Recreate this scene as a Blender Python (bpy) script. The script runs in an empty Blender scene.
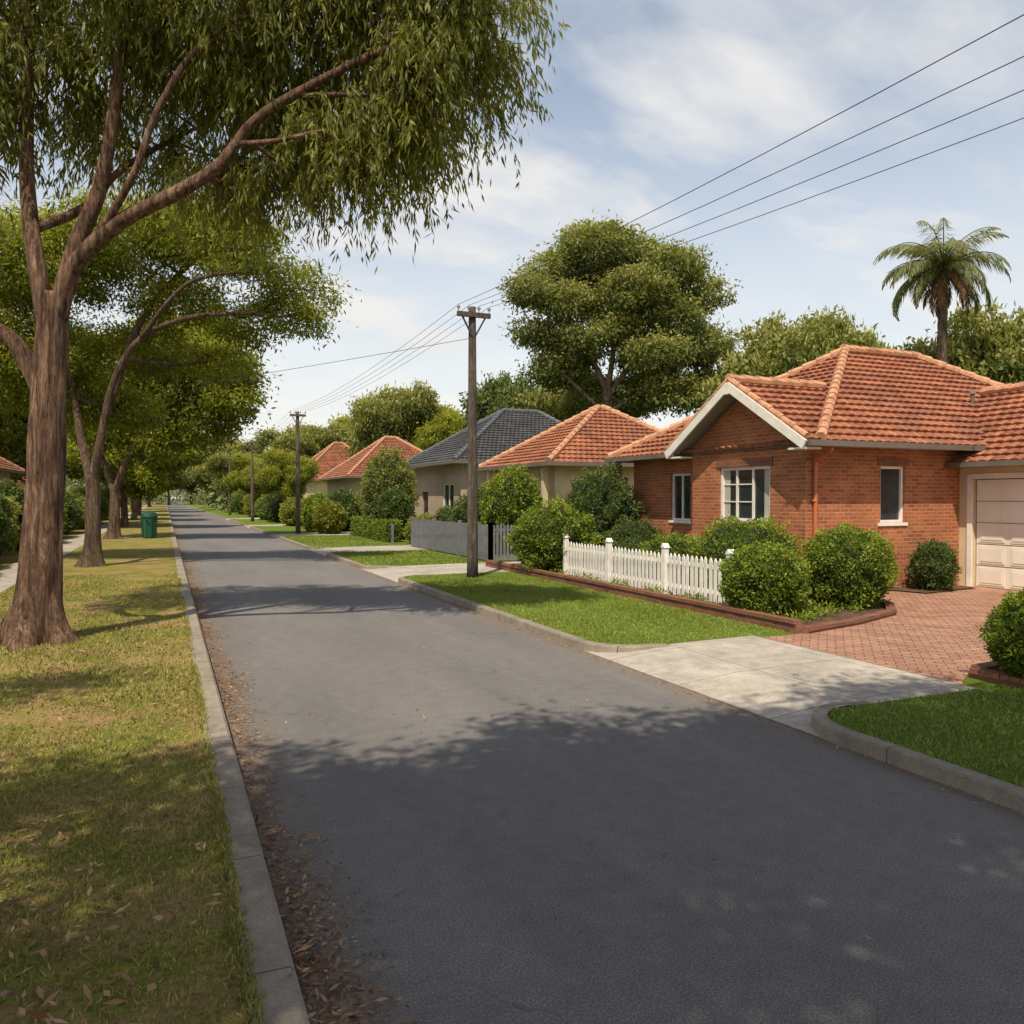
import bpy, math, random
import numpy as np
from mathutils import Vector, Matrix, noise as mnoise
rng=np.random.default_rng(11); random.seed(11)
scn=bpy.context.scene
GZ=0.11
HEAD=math.radians(-23.45)

# ---------------------------------------------------------------- node helpers
def newmat(name):
    m=bpy.data.materials.new(name); m.use_nodes=True
    nt=m.node_tree; nt.nodes.clear()
    out=nt.nodes.new('ShaderNodeOutputMaterial')
    b=nt.nodes.new('ShaderNodeBsdfPrincipled')
    nt.links.new(b.outputs[0],out.inputs[0])
    b.inputs['Specular IOR Level'].default_value=0.3
    return m,nt,b,out
def lk(nt,a,b): nt.links.new(a,b)
def setin(nt,sock,v):
    if hasattr(v,'links'): nt.links.new(v,sock)
    else:
        if isinstance(v,(tuple,list)) and len(v)==3 and sock.type=='RGBA': v=(*v,1)
        sock.default_value=v
def coord(nt,kind='Object'):
    return nt.nodes.new('ShaderNodeTexCoord').outputs[kind]
def mapping(nt,vec,scale=(1,1,1),rot=(0,0,0)):
    n=nt.nodes.new('ShaderNodeMapping'); lk(nt,vec,n.inputs[0])
    n.inputs['Scale'].default_value=scale; n.inputs['Rotation'].default_value=rot
    return n.outputs[0]
def noise(nt,vec,scale,detail=4,rough=0.55,dist=0):
    n=nt.nodes.new('ShaderNodeTexNoise'); lk(nt,vec,n.inputs['Vector'])
    n.inputs['Scale'].default_value=scale; n.inputs['Detail'].default_value=detail
    n.inputs['Roughness'].default_value=rough; n.inputs['Distortion'].default_value=dist
    return n.outputs[0]
def ramp(nt,fac,stops):
    n=nt.nodes.new('ShaderNodeValToRGB'); lk(nt,fac,n.inputs[0])
    e=n.color_ramp.elements
    while len(e)<len(stops): e.new(0.5)
    for i,(p,c) in enumerate(stops):
        e[i].position=p
        if not isinstance(c,(tuple,list)): c=(c,c,c)
        e[i].color=(*c,1)
    return n.outputs[0]
def mix(nt,f,a,b,mode='MIX'):
    n=nt.nodes.new('ShaderNodeMix'); n.data_type='RGBA'; n.blend_type=mode
    setin(nt,n.inputs[0],f); setin(nt,n.inputs[6],a); setin(nt,n.inputs[7],b)
    return n.outputs[2]
def mth(nt,op,a,b=0.0,c=None,clamp=False):
    n=nt.nodes.new('ShaderNodeMath'); n.operation=op; n.use_clamp=clamp
    setin(nt,n.inputs[0],a); setin(nt,n.inputs[1],b)
    if c is not None: setin(nt,n.inputs[2],c)
    return n.outputs[0]
def sep(nt,v):
    n=nt.nodes.new('ShaderNodeSeparateXYZ'); lk(nt,v,n.inputs[0]); return n.outputs
def comb(nt,x,y,z=0.0):
    n=nt.nodes.new('ShaderNodeCombineXYZ')
    for i,v in enumerate((x,y,z)): setin(nt,n.inputs[i],v)
    return n.outputs[0]
def bump(nt,b,h,strength=0.5,dist=0.02):
    n=nt.nodes.new('ShaderNodeBump'); n.inputs['Strength'].default_value=strength
    n.inputs['Distance'].default_value=dist; lk(nt,h,n.inputs['Height'])
    lk(nt,n.outputs[0],b.inputs['Normal'])

def simple(name,col,rough=0.6,var=0.15,scale=3.0,bstr=0.2,bscale=40,metal=0,spec=0.3):
    m,nt,b,o=newmat(name); c=coord(nt)
    n=noise(nt,c,scale,5)
    lo=tuple(max(0,x*(1-var)) for x in col); hi=tuple(x*(1+var) for x in col)
    lk(nt,ramp(nt,n,[(0.3,lo),(0.7,hi)]),b.inputs['Base Color'])
    b.inputs['Roughness'].default_value=rough; b.inputs['Metallic'].default_value=metal
    b.inputs['Specular IOR Level'].default_value=spec
    if bstr>0: bump(nt,b,noise(nt,c,bscale,3),bstr,0.01)
    return m

def brickmat(name,c1,c2,mortar,bw=0.24,bh=0.085,ms=0.008,rough=0.85,rot=0):
    m,nt,b,o=newmat(name)
    uv=coord(nt,'UV')
    if rot: uv=mapping(nt,uv,rot=(0,0,rot))
    n=nt.nodes.new('ShaderNodeTexBrick'); lk(nt,uv,n.inputs['Vector'])
    n.inputs['Scale'].default_value=1; n.inputs['Brick Width'].default_value=bw
    n.inputs['Row Height'].default_value=bh; n.inputs['Mortar Size'].default_value=ms
    n.inputs['Mortar Smooth'].default_value=0.2; n.inputs['Bias'].default_value=-0.1
    n.inputs['Color1'].default_value=(*c1,1); n.inputs['Color2'].default_value=(*c2,1)
    n.inputs['Mortar'].default_value=(*mortar,1)
    ns=noise(nt,uv,1.3,5,0.65); ns2=noise(nt,uv,22,3)
    c=mix(nt,0.8,n.outputs[0],ramp(nt,ns,[(0.25,0.62),(0.75,1.15)]),'MULTIPLY')
    c=mix(nt,0.5,c,ramp(nt,ns2,[(0.3,0.7),(0.7,1.2)]),'MULTIPLY')
    lk(nt,c,b.inputs['Base Color']); b.inputs['Roughness'].default_value=rough
    h=mth(nt,'ADD',mth(nt,'MULTIPLY',n.outputs[1],-1.0),mth(nt,'MULTIPLY',ns2,0.5))
    bump(nt,b,h,0.7,0.014)
    return m

def tilemat(name,ca,cb,cc,dark):
    m,nt,b,o=newmat(name)
    uv=coord(nt,'UV'); s=sep(nt,uv)
    u=mth(nt,'DIVIDE',s[0],0.25); v=mth(nt,'DIVIDE',s[1],0.30)
    row=mth(nt,'FLOOR',v)
    u2=mth(nt,'ADD',u,mth(nt,'MULTIPLY',mth(nt,'MODULO',row,2.0),0.5))
    col=mth(nt,'FLOOR',u2)
    w=nt.nodes.new('ShaderNodeTexWhiteNoise'); w.noise_dimensions='2D'
    lk(nt,comb(nt,col,row),w.inputs[0])
    c=ramp(nt,w.outputs[0],[(0.0,ca),(0.5,cb),(1.0,cc)])
    ns=noise(nt,coord(nt),0.9,6,0.7)
    c=mix(nt,ramp(nt,ns,[(0.38,0.0),(0.68,0.85)]),c,dark)
    fine=noise(nt,coord(nt),14,4)
    c=mix(nt,0.8,c,ramp(nt,fine,[(0.3,0.6),(0.7,1.15)]),'MULTIPLY')
    fr=mth(nt,'FRACT',u2)
    gap=mth(nt,'LESS_THAN',fr,0.09)
    fv=mth(nt,'FRACT',v)
    top=mth(nt,'GREATER_THAN',fv,0.86)
    c=mix(nt,mth(nt,'MULTIPLY',mth(nt,'MAXIMUM',gap,top),0.6),c,(0.05,0.025,0.016))
    lk(nt,c,b.inputs['Base Color']); b.inputs['Roughness'].default_value=0.75
    bump(nt,b,fine,0.5,0.015)
    return m

def leafmat(name,c0,c1,c2,trans=0.3,rough=0.5):
    m,nt,b,o=newmat(name)
    a=nt.nodes.new('ShaderNodeAttribute'); a.attribute_name='tint'
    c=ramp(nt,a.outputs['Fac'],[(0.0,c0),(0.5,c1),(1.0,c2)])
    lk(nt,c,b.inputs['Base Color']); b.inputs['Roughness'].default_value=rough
    b.inputs['Specular IOR Level'].default_value=0.25
    if trans<=0: return m
    t=nt.nodes.new('ShaderNodeBsdfTranslucent')
    lk(nt,mix(nt,1.0,c,(1.35,1.3,0.6),'MULTIPLY'),t.inputs[0])
    mx=nt.nodes.new('ShaderNodeMixShader'); mx.inputs[0].default_value=trans
    lk(nt,b.outputs[0],mx.inputs[1]); lk(nt,t.outputs[0],mx.inputs[2]); lk(nt,mx.outputs[0],o.inputs[0])
    return m

# ---------------------------------------------------------------- materials
def road_mat():
    m,nt,b,o=newmat('asphalt'); c=coord(nt); s=sep(nt,c)
    big=noise(nt,mapping(nt,c,(1,0.25,1)),0.8,5,0.6); fine=noise(nt,c,90,3,0.7); mid=noise(nt,c,6,5,0.7)
    col=ramp(nt,big,[(0.3,(0.152,0.141,0.132)),(0.7,(0.203,0.189,0.177))])
    col=mix(nt,0.95,col,ramp(nt,fine,[(0.3,0.42),(0.5,0.93),(0.72,1.85)]),'MULTIPLY')
    col=mix(nt,0.7,col,ramp(nt,mid,[(0.3,0.8),(0.7,1.15)]),'MULTIPLY')
    v=nt.nodes.new('ShaderNodeTexVoronoi'); v.feature='DISTANCE_TO_EDGE'
    v.inputs['Scale'].default_value=0.45
    wob=nt.nodes.new('ShaderNodeVectorMath'); wob.operation='ADD'
    lk(nt,c,wob.inputs[0]); 
    nn=nt.nodes.new('ShaderNodeTexNoise'); nn.inputs['Scale'].default_value=1.4; nn.inputs['Detail'].default_value=6
    lk(nt,c,nn.inputs['Vector']); lk(nt,nn.outputs[1],wob.inputs[1]); lk(nt,wob.outputs[0],v.inputs['Vector'])
    crack=ramp(nt,v.outputs[0],[(0.0,1.0),(0.006,0.0)])
    msk=ramp(nt,noise(nt,c,0.35,2),[(0.5,0.0),(0.6,0.5)])
    col=mix(nt,mth(nt,'MULTIPLY',crack,msk),col,(0.05,0.05,0.05))
    l=mth(nt,'SUBTRACT',s[0],0.5)
    l=mth(nt,'ADD',l,mth(nt,'MULTIPLY',mth(nt,'SUBTRACT',noise(nt,c,2.2,5,0.7),0.5),1.1))
    st=ramp(nt,l,[(0.05,0.8),(0.50,0.0)])
    r=mth(nt,'SUBTRACT',5.46,s[0])
    r=mth(nt,'ADD',r,mth(nt,'MULTIPLY',mth(nt,'SUBTRACT',noise(nt,c,3.2,5,0.7),0.5),0.8))
    st2=ramp(nt,r,[(0.02,0.7),(0.34,0.0)])
    col=mix(nt,st,col,mix(nt,ramp(nt,noise(nt,c,30,3),[(0.4,0.0),(0.6,1.0)]),(0.11,0.07,0.045),(0.24,0.165,0.11)))
    col=mix(nt,st2,col,(0.22,0.165,0.115))
    lk(nt,col,b.inputs['Base Color']); b.inputs['Roughness'].default_value=0.82
    bump(nt,b,mth(nt,'ADD',fine,mth(nt,'MULTIPLY',mid,0.5)),0.6,0.014)
    return m
def grass_mat(name,a,bc,cdry,dryamt=(0.5,0.7)):
    m,nt,b,o=newmat(name); c=coord(nt)
    n1=noise(nt,c,0.7,6,0.65); n2=noise(nt,c,28,4,0.7); n3=noise(nt,c,1.1,7,0.7)
    col=ramp(nt,n2,[(0.3,tuple(x*0.55 for x in a)),(0.5,a),(0.72,bc)])
    col=mix(nt,0.8,col,ramp(nt,n1,[(0.3,0.75),(0.7,1.2)]),'MULTIPLY')
    col=mix(nt,ramp(nt,n3,[(dryamt[0],0.0),(dryamt[1],0.9)]),col,mix(nt,0.8,cdry,ramp(nt,n2,[(0.3,0.6),(0.7,1.3)]),'MULTIPLY'))
    lk(nt,col,b.inputs['Base Color']); b.inputs['Roughness'].default_value=0.95
    b.inputs['Specular IOR Level'].default_value=0.05
    bump(nt,b,n2,0.9,0.04)
    return m
def concrete_mat(name,base,joint=None):
    m,nt,b,o=newmat(name); c=coord(nt); s=sep(nt,c)
    n1=noise(nt,c,0.9,6,0.65); n2=noise(nt,c,50,3)
    n3=noise(nt,c,5,6,0.7)
    col=ramp(nt,n1,[(0.25,tuple(x*0.66 for x in base)),(0.7,tuple(x*1.12 for x in base))])
    col=mix(nt,0.7,col,ramp(nt,n2,[(0.3,0.75),(0.7,1.15)]),'MULTIPLY')
    col=mix(nt,0.8,col,ramp(nt,n3,[(0.3,0.64),(0.65,1.1)]),'MULTIPLY')
    h=n2
    if joint:
        jx,jy=joint; w=0.012
        masks=[]
        for ax,j in ((0,jx),(1,jy)):
            if j:
                f=mth(nt,'FRACT',mth(nt,'DIVIDE',s[ax],j))
                masks.append(mth(nt,'LESS_THAN',f,w/j))
        mk_=masks[0] if len(masks)==1 else mth(nt,'MAXIMUM',masks[0],masks[1])
        col=mix(nt,mth(nt,'MULTIPLY',mk_,0.75),col,(0.05,0.045,0.04))
        h=mth(nt,'SUBTRACT',n2,mth(nt,'MULTIPLY',mk_,2.0))
    lk(nt,col,b.inputs['Base Color']); b.inputs['Roughness'].default_value=0.85
    bump(nt,b,h,0.4,0.01)
    return m
def bark_mat(name,a,bc,cc):
    m,nt,b,o=newmat(name); c=coord(nt)
    st=noise(nt,mapping(nt,c,(7,7,0.8)),1.8,8,0.7,0.8); n=noise(nt,c,1.6,5,0.6); f=noise(nt,mapping(nt,c,(24,24,5)),1.5,6,0.7)
    col=ramp(nt,st,[(0.36,a),(0.5,bc),(0.64,cc)])
    col=mix(nt,0.9,col,ramp(nt,n,[(0.3,0.55),(0.7,1.3)]),'MULTIPLY')
    col=mix(nt,0.8,col,ramp(nt,f,[(0.35,0.5),(0.65,1.3)]),'MULTIPLY')
    lk(nt,col,b.inputs['Base Color']); b.inputs['Roughness'].default_value=0.9
    bump(nt,b,mth(nt,'ADD',mth(nt,'MULTIPLY',st,2.0),f),1.0,0.07)
    return m
M={}
M['road']=road_mat()
M['vgrass']=grass_mat('verge_grass',(0.20,0.20,0.040),(0.31,0.28,0.075),(0.36,0.23,0.11),(0.45,0.60))
M['lawn']=grass_mat('lawn_grass',(0.13,0.185,0.028),(0.21,0.265,0.05),(0.26,0.23,0.07),(0.56,0.82))
M['ground']=grass_mat('ground_far',(0.10,0.12,0.03),(0.16,0.17,0.05),(0.18,0.14,0.07))
M['soil']=simple('soil',(0.10,0.062,0.036),0.95,0.5,9,0.9,30)
M['kerb']=concrete_mat('kerb_concrete',(0.32,0.27,0.21),(None,1.2))
M['conc']=concrete_mat('driveway_concrete',(0.49,0.43,0.36),(1.32,1.55))
M['path']=concrete_mat('footpath_concrete',(0.45,0.39,0.32),(None,1.5))
M['brick']=brickmat('red_brick',(0.53,0.16,0.06),(0.32,0.085,0.036),(0.42,0.28,0.17),ms=0.011)
M['edgebrick']=brickmat('edging_brick',(0.30,0.11,0.06),(0.20,0.075,0.045),(0.2,0.15,0.11))
M['paver']=brickmat('brick_paver',(0.48,0.26,0.17),(0.34,0.17,0.115),(0.13,0.085,0.06),0.23,0.115,0.008,0.85,math.radians(45))
M['tile']=tilemat('terracotta_tile',(0.38,0.135,0.064),(0.47,0.185,0.092),(0.28,0.088,0.046),(0.17,0.07,0.045))
M['tilegrey']=tilemat('grey_tile',(0.08,0.085,0.095),(0.11,0.115,0.125),(0.065,0.07,0.078),(0.045,0.045,0.05))
M['cap']=simple('terracotta_cap',(0.50,0.26,0.15),0.75,0.35,6,0.3)
M['capgrey']=simple('grey_cap',(0.12,0.125,0.135),0.7,0.3,6,0.3)
M['white']=simple('white_paint',(0.80,0.76,0.69),0.5,0.09,5,0.1)
M['cream']=simple('cream_render',(0.62,0.48,0.31),0.85,0.12,1.2,0.3)
M['greige']=simple('beige_render',(0.38,0.30,0.22),0.85,0.12,1.2,0.3)
M['gutter']=simple('gutter_paint',(0.15,0.12,0.10),0.5,0.12,2,0.0)
M['downpipe']=simple('downpipe_paint',(0.50,0.16,0.06),0.5,0.12,2,0.0)
M['soffit']=simple('soffit_paint',(0.45,0.42,0.37),0.7,0.06,2,0.0)
M['garage']=simple('garage_door_paint',(0.82,0.75,0.64),0.5,0.05,2,0.0)
M['greyfence']=simple('grey_paint',(0.17,0.175,0.18),0.65,0.15,4,0.2)
M['pole']=bark_mat('pole_timber',(0.09,0.07,0.055),(0.17,0.135,0.105),(0.25,0.205,0.165))
M['wire']=simple('wire_black',(0.05,0.05,0.055),0.6,0,1,0)
M['ceramic']=simple('ceramic',(0.30,0.27,0.24),0.3,0.1,1,0)
M['bin']=simple('bin_green',(0.02,0.09,0.05),0.45,0.1,3,0.0)
M['binlid']=simple('bin_lid',(0.015,0.065,0.038),0.45,0.1,3,0.0)
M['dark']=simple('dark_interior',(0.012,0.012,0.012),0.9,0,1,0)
M['curtain']=simple('curtain',(0.45,0.42,0.38),0.9,0.1,5,0)
M['door']=simple('door_timber',(0.06,0.03,0.018),0.5,0.2,5,0.1)
M['bark']=bark_mat('bark_red',(0.070,0.038,0.024),(0.25,0.14,0.088),(0.48,0.30,0.20))
M['bark2']=bark_mat('bark_brown',(0.06,0.040,0.028),(0.17,0.11,0.07),(0.30,0.20,0.13))
M['barkpale']=bark_mat('bark_pale',(0.12,0.08,0.055),(0.22,0.16,0.115),(0.32,0.25,0.19))
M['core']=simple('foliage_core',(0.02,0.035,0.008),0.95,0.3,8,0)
M['Leuc']=leafmat('leaf_eucalypt',(0.10,0.12,0.026),(0.23,0.24,0.055),(0.43,0.41,0.12),0.5)
M['Lshade']=leafmat('leaf_eucalypt_dense',(0.05,0.06,0.015),(0.08,0.09,0.02),(0.12,0.12,0.03),0.0)
M['Ltree']=leafmat('leaf_street_tree',(0.10,0.13,0.016),(0.23,0.26,0.032),(0.42,0.42,0.065),0.5)
M['Lbig']=leafmat('leaf_gum',(0.10,0.13,0.032),(0.21,0.23,0.06),(0.38,0.37,0.11),0.38)
M['Lhaze']=leafmat('leaf_far_hazed',(0.13,0.16,0.07),(0.21,0.24,0.10),(0.31,0.33,0.15),0.2)  # air haze put into the colour: far leaves are paler
M['Ldark']=leafmat('leaf_dark',(0.04,0.065,0.016),(0.085,0.12,0.028),(0.16,0.20,0.05),0.25)
M['Lhedge']=leafmat('leaf_hedge',(0.045,0.08,0.010),(0.16,0.22,0.022),(0.34,0.39,0.05),0.3)
M['Lyel']=leafmat('leaf_yellowgreen',(0.10,0.12,0.018),(0.24,0.25,0.04),(0.36,0.36,0.08),0.35)
M['Lpalm']=leafmat('leaf_palm',(0.09,0.115,0.04),(0.19,0.22,0.08),(0.34,0.35,0.15),0.45)
M['Lgrass']=leafmat('leaf_verge_blade',(0.13,0.145,0.025),(0.24,0.235,0.048),(0.42,0.34,0.12),0,0.7)
M['Llawn']=leafmat('leaf_lawn_blade',(0.10,0.14,0.018),(0.18,0.235,0.034),(0.31,0.34,0.07),0,0.7)
M['Ldry']=leafmat('leaf_dry',(0.11,0.055,0.027),(0.26,0.14,0.067),(0.42,0.27,0.16),0,0.7)
def glass():
    m,nt,b,o=newmat('window_glass')
    c=coord(nt); n=noise(nt,c,1.2,3)
    lk(nt,ramp(nt,n,[(0.3,(0.012,0.014,0.016)),(0.7,(0.04,0.045,0.05))]),b.inputs['Base Color'])
    b.inputs['Roughness'].default_value=0.06; b.inputs['Specular IOR Level'].default_value=0.7
    return m
M['glass']=glass()

# ---------------------------------------------------------------- mesh builder
class MB:
    def __init__(s): s.v=[];s.f=[];s.m=[];s.uv=[];s.mats=[]
    def mi(s,k):
        mt=M[k]
        if mt not in s.mats: s.mats.append(mt)
        return s.mats.index(mt)
    def add(s,vs,fs,k,uvs=None):
        o=len(s.v); i=s.mi(k); s.v+= [tuple(p) for p in vs]
        for j,f in enumerate(fs):
            s.f.append([a+o for a in f]); s.m.append(i); s.uv.append(uvs[j] if uvs else None)
    def box(s,x0,x1,y0,y1,z0,z1,k):
        if x0>x1:x0,x1=x1,x0
        if y0>y1:y0,y1=y1,y0
        if z0>z1:z0,z1=z1,z0
        vs=[(x0,y0,z0),(x1,y0,z0),(x1,y1,z0),(x0,y1,z0),(x0,y0,z1),(x1,y0,z1),(x1,y1,z1),(x0,y1,z1)]
        s.add(vs,[(0,3,2,1),(4,5,6,7),(0,1,5,4),(1,2,6,5),(2,3,7,6),(3,0,4,7)],k)
    def prism(s,poly,axis,a,b,k):
        n=len(poly)
        def P(p,t):
            if axis=='x': return (t,p[0],p[1])
            if axis=='y': return (p[0],t,p[1])
            return (p[0],p[1],t)
        vs=[P(p,a) for p in poly]+[P(p,b) for p in poly]
        fs=[tuple(range(n)),tuple(range(2*n-1,n-1,-1))]+[(i,n+i,n+(i+1)%n,(i+1)%n) for i in range(n)]
        s.add(vs,fs,k)
    def beam(s,p,q,w,h,k,up=(0,0,1)):
        p=Vector(p);q=Vector(q);d=(q-p).normalized();u=Vector(up)
        sd=d.cross(u).normalized();u=sd.cross(d).normalized()
        vs=[]
        for e in (p,q):
            for a,b in ((-1,-1),(1,-1),(1,1),(-1,1)): vs.append(e+sd*a*w/2+u*b*h/2)
        s.add(vs,[(3,2,1,0),(4,5,6,7),(0,1,5,4),(1,2,6,5),(2,3,7,6),(3,0,4,7)],k)
    def tube(s,pts,rads,k,n=8,smoothn=0,flare=0,cap=True,rough=0):
        pts=[Vector(p) for p in pts]; rads=list(rads)
        if smoothn:
            P=[pts[0]]+pts+[pts[-1]];R=[rads[0]]+rads+[rads[-1]];np_=[];nr=[]
            for i in range(1,len(P)-2):
                for j in range(smoothn):
                    t=j/smoothn;a,b,c,d=P[i-1],P[i],P[i+1],P[i+2]
                    np_.append(0.5*((2*b)+(c-a)*t+(2*a-5*b+4*c-d)*t*t+(3*b-a-3*c+d)*t**3)); nr.append(R[i]*(1-t)+R[i+1]*t)
            np_.append(pts[-1]);nr.append(rads[-1]);pts,rads=np_,nr
        vs=[];ref=Vector((1,0.13,0.05)); 
        z0=pts[0].z
        for i,p in enumerate(pts):
            d=(pts[min(i+1,len(pts)-1)]-pts[max(i-1,0)]).normalized()
            a=(ref-d*ref.dot(d)).normalized(); b=d.cross(a)
            for j in range(n):
                t=2*math.pi*j/n; r=rads[i]
                if rough:
                    q=Vector((math.cos(t)*2.2,math.sin(t)*2.2,p.length*0.8))
                    r*=1+rough*mnoise.noise(q)+rough*0.6*mnoise.noise(Vector((q.x*3,q.y*3,q.z*1.5)))
                if flare: 
                    hh=max(0,1-(p.z-z0)/1.0)
                    r*=1+flare*hh**2.3*(0.6+0.45*math.cos(5*t+1)+.2*math.cos(3*t))
                vs.append(p+(a*math.cos(t)+b*math.sin(t))*r)
        fs=[]
        for i in range(len(pts)-1):
            for j in range(n):
                fs.append((i*n+j,i*n+(j+1)%n,(i+1)*n+(j+1)%n,(i+1)*n+j))
        if cap: fs.append(tuple(range(n-1,-1,-1))); fs.append(tuple((len(pts)-1)*n+j for j in range(n)))
        s.add(vs,fs,k)
    def build(s,name,parent=None,loc=(0,0,0),smooth=False,rotz=0):
        me=bpy.data.meshes.new(name); me.from_pydata(s.v,[],s.f)
        for mt in s.mats: me.materials.append(mt)
        me.polygons.foreach_set('material_index',s.m)
        if smooth: me.polygons.foreach_set('use_smooth',[True]*len(s.f))
        uvl=me.uv_layers.new(name='UVMap').data
        for p in me.polygons:
            ex=s.uv[p.index]; n=p.normal
            for q,li in enumerate(p.loop_indices):
                if ex: uvl[li].uv=ex[q]; continue
                v=me.vertices[me.loops[li].vertex_index].co
                if abs(n.z)>0.7: uvl[li].uv=(v.x,v.y)
                elif abs(n.x)>abs(n.y): uvl[li].uv=(v.y,v.z)
                else: uvl[li].uv=(v.x,v.z)
        me.update()
        ob=bpy.data.objects.new(name,me); scn.collection.objects.link(ob)
        ob.location=loc; ob.rotation_euler[2]=rotz
        if parent: ob.parent=parent
        return ob
def empty(name,loc=(0,0,0),rotz=0,scale=1):
    e=bpy.data.objects.new(name,None); scn.collection.objects.link(e); e.location=loc; e.rotation_euler[2]=rotz
    e.scale=(scale,)*3; e.empty_display_size=0.3
    return e

def unit(a): return a/np.maximum(np.linalg.norm(a,axis=1,keepdims=True),1e-9)
def leafdata(C,D,L,W,tint,Wv=None,mid=0.45):
    n=len(C); D=unit(D)
    if Wv is None: Wv=rng.normal(size=(n,3))
    Wv=unit(np.cross(D,Wv))
    L=np.broadcast_to(np.asarray(L,float),(n,))[:,None]; W=np.broadcast_to(np.asarray(W,float),(n,))[:,None]
    m=C+D*L*mid
    V=np.stack([C,m+Wv*W*0.5,C+D*L,m-Wv*W*0.5],1)
    return V.reshape(-1,3),np.clip(tint,0,1)
def leafmesh(name,V,T,mat):
    n=len(T); me=bpy.data.meshes.new(name)
    me.vertices.add(4*n); me.vertices.foreach_set('co',V.astype(np.float32).ravel())
    me.loops.add(4*n); me.loops.foreach_set('vertex_index',np.arange(4*n,dtype=np.int32))
    me.polygons.add(n); me.polygons.foreach_set('loop_start',np.arange(0,4*n,4,dtype=np.int32))
    me.polygons.foreach_set('loop_total',np.full(n,4,dtype=np.int32))
    a=me.attributes.new('tint','FLOAT','FACE'); a.data.foreach_set('value',T.astype(np.float32))
    me.materials.append(M[mat]); me.update(calc_edges=True); me.validate()
    return me
def obj(name,me,parent=None,loc=(0,0,0),rotz=0,scale=(1,1,1)):
    ob=bpy.data.objects.new(name,me); scn.collection.objects.link(ob); ob.location=loc; ob.rotation_euler[2]=rotz; ob.scale=scale
    if parent: ob.parent=parent
    return ob

def pickclumps(blobs,ncl,inner):
    B=np.array(blobs,float); wgt=B[:,3]*B[:,4]+B[:,5]*B[:,3]; wgt/=wgt.sum()
    bi=rng.choice(len(B),size=ncl,p=wgt)
    d=unit(rng.normal(size=(ncl,3))); rad=inner+(1-inner)*rng.random(ncl)**0.45
    return B[bi,:3]+d*rad[:,None]*B[bi,3:6],d
def crown(blobs,ncl,nleaf,csig,L,W,droop=0.0,dlen=0.0,flat=0.7,inner=0.35):
    c,d=pickclumps(blobs,ncl,inner)
    cr=rng.random(ncl)
    k=rng.integers(int(nleaf*0.6),int(nleaf*1.4),ncl); idx=np.repeat(np.arange(ncl),k); n=len(idx)
    off=rng.normal(size=(n,3))*csig*(0.6+0.8*rng.random(ncl))[idx][:,None]; off[:,2]*=flat
    C=c[idx]+off
    if dlen>0: C[:,2]-=rng.random(n)**0.8*dlen
    D=rng.normal(size=(n,3))*(1-droop*0.75)+np.array([0,0,-1.0])*droop*1.6+d[idx]*0.35
    tint=0.15+0.4*cr[idx]+0.22*off[:,2]/(csig*flat)+0.18*d[idx,2]+0.12*rng.normal(size=n)+0.1  # clump and crown tops lighter: shading put into the leaf tint
    Ls=L*(0.7+0.6*rng.random(n)); Ws=W*(0.7+0.6*rng.random(n))
    V,T=leafdata(C,D,Ls,Ws,tint)
    return V,T
def crown_strands(blobs,ncl,nstr,nleaf,slen,L,W,inner=0.4):
    """drooping eucalypt sprays: every clump is a bunch of hanging leafy twigs"""
    c,d=pickclumps(blobs,ncl,inner); ci=np.repeat(np.arange(ncl),nstr); ns=len(ci)
    cr=rng.random(ncl)
    S=c[ci]+rng.normal(size=(ns,3))*0.10
    dr=unit(d[ci]*np.array([1,1,.5])*0.9+rng.normal(size=(ns,3))*0.6+np.array([0,0,.15]))
    sl=slen*(0.5+0.8*rng.random(ns))
    li=np.repeat(np.arange(ns),nleaf); n=len(li); t=rng.random(n)**0.75
    P=S[li]+dr[li]*(sl[li]*0.62*t)[:,None]; P[:,2]-=sl[li]*0.85*t*t
    tan=dr[li]*0.62; tan[:,2]-=1.7*t
    D=unit(tan)*0.7+np.array([0,0,-0.7])+rng.normal(size=(n,3))*0.42
    P+=rng.normal(size=(n,3))*0.015
    tint=0.12+0.42*cr[ci[li]]+0.16*d[ci[li],2]+0.18*(1-t)+0.12*rng.normal(size=n)  # upper sprays tinted lighter, light from above put into the colour
    V,T=leafdata(P,D,L*(.65+.7*rng.random(n)),W*(.7+.6*rng.random(n)),tint)
    return V,T

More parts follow.
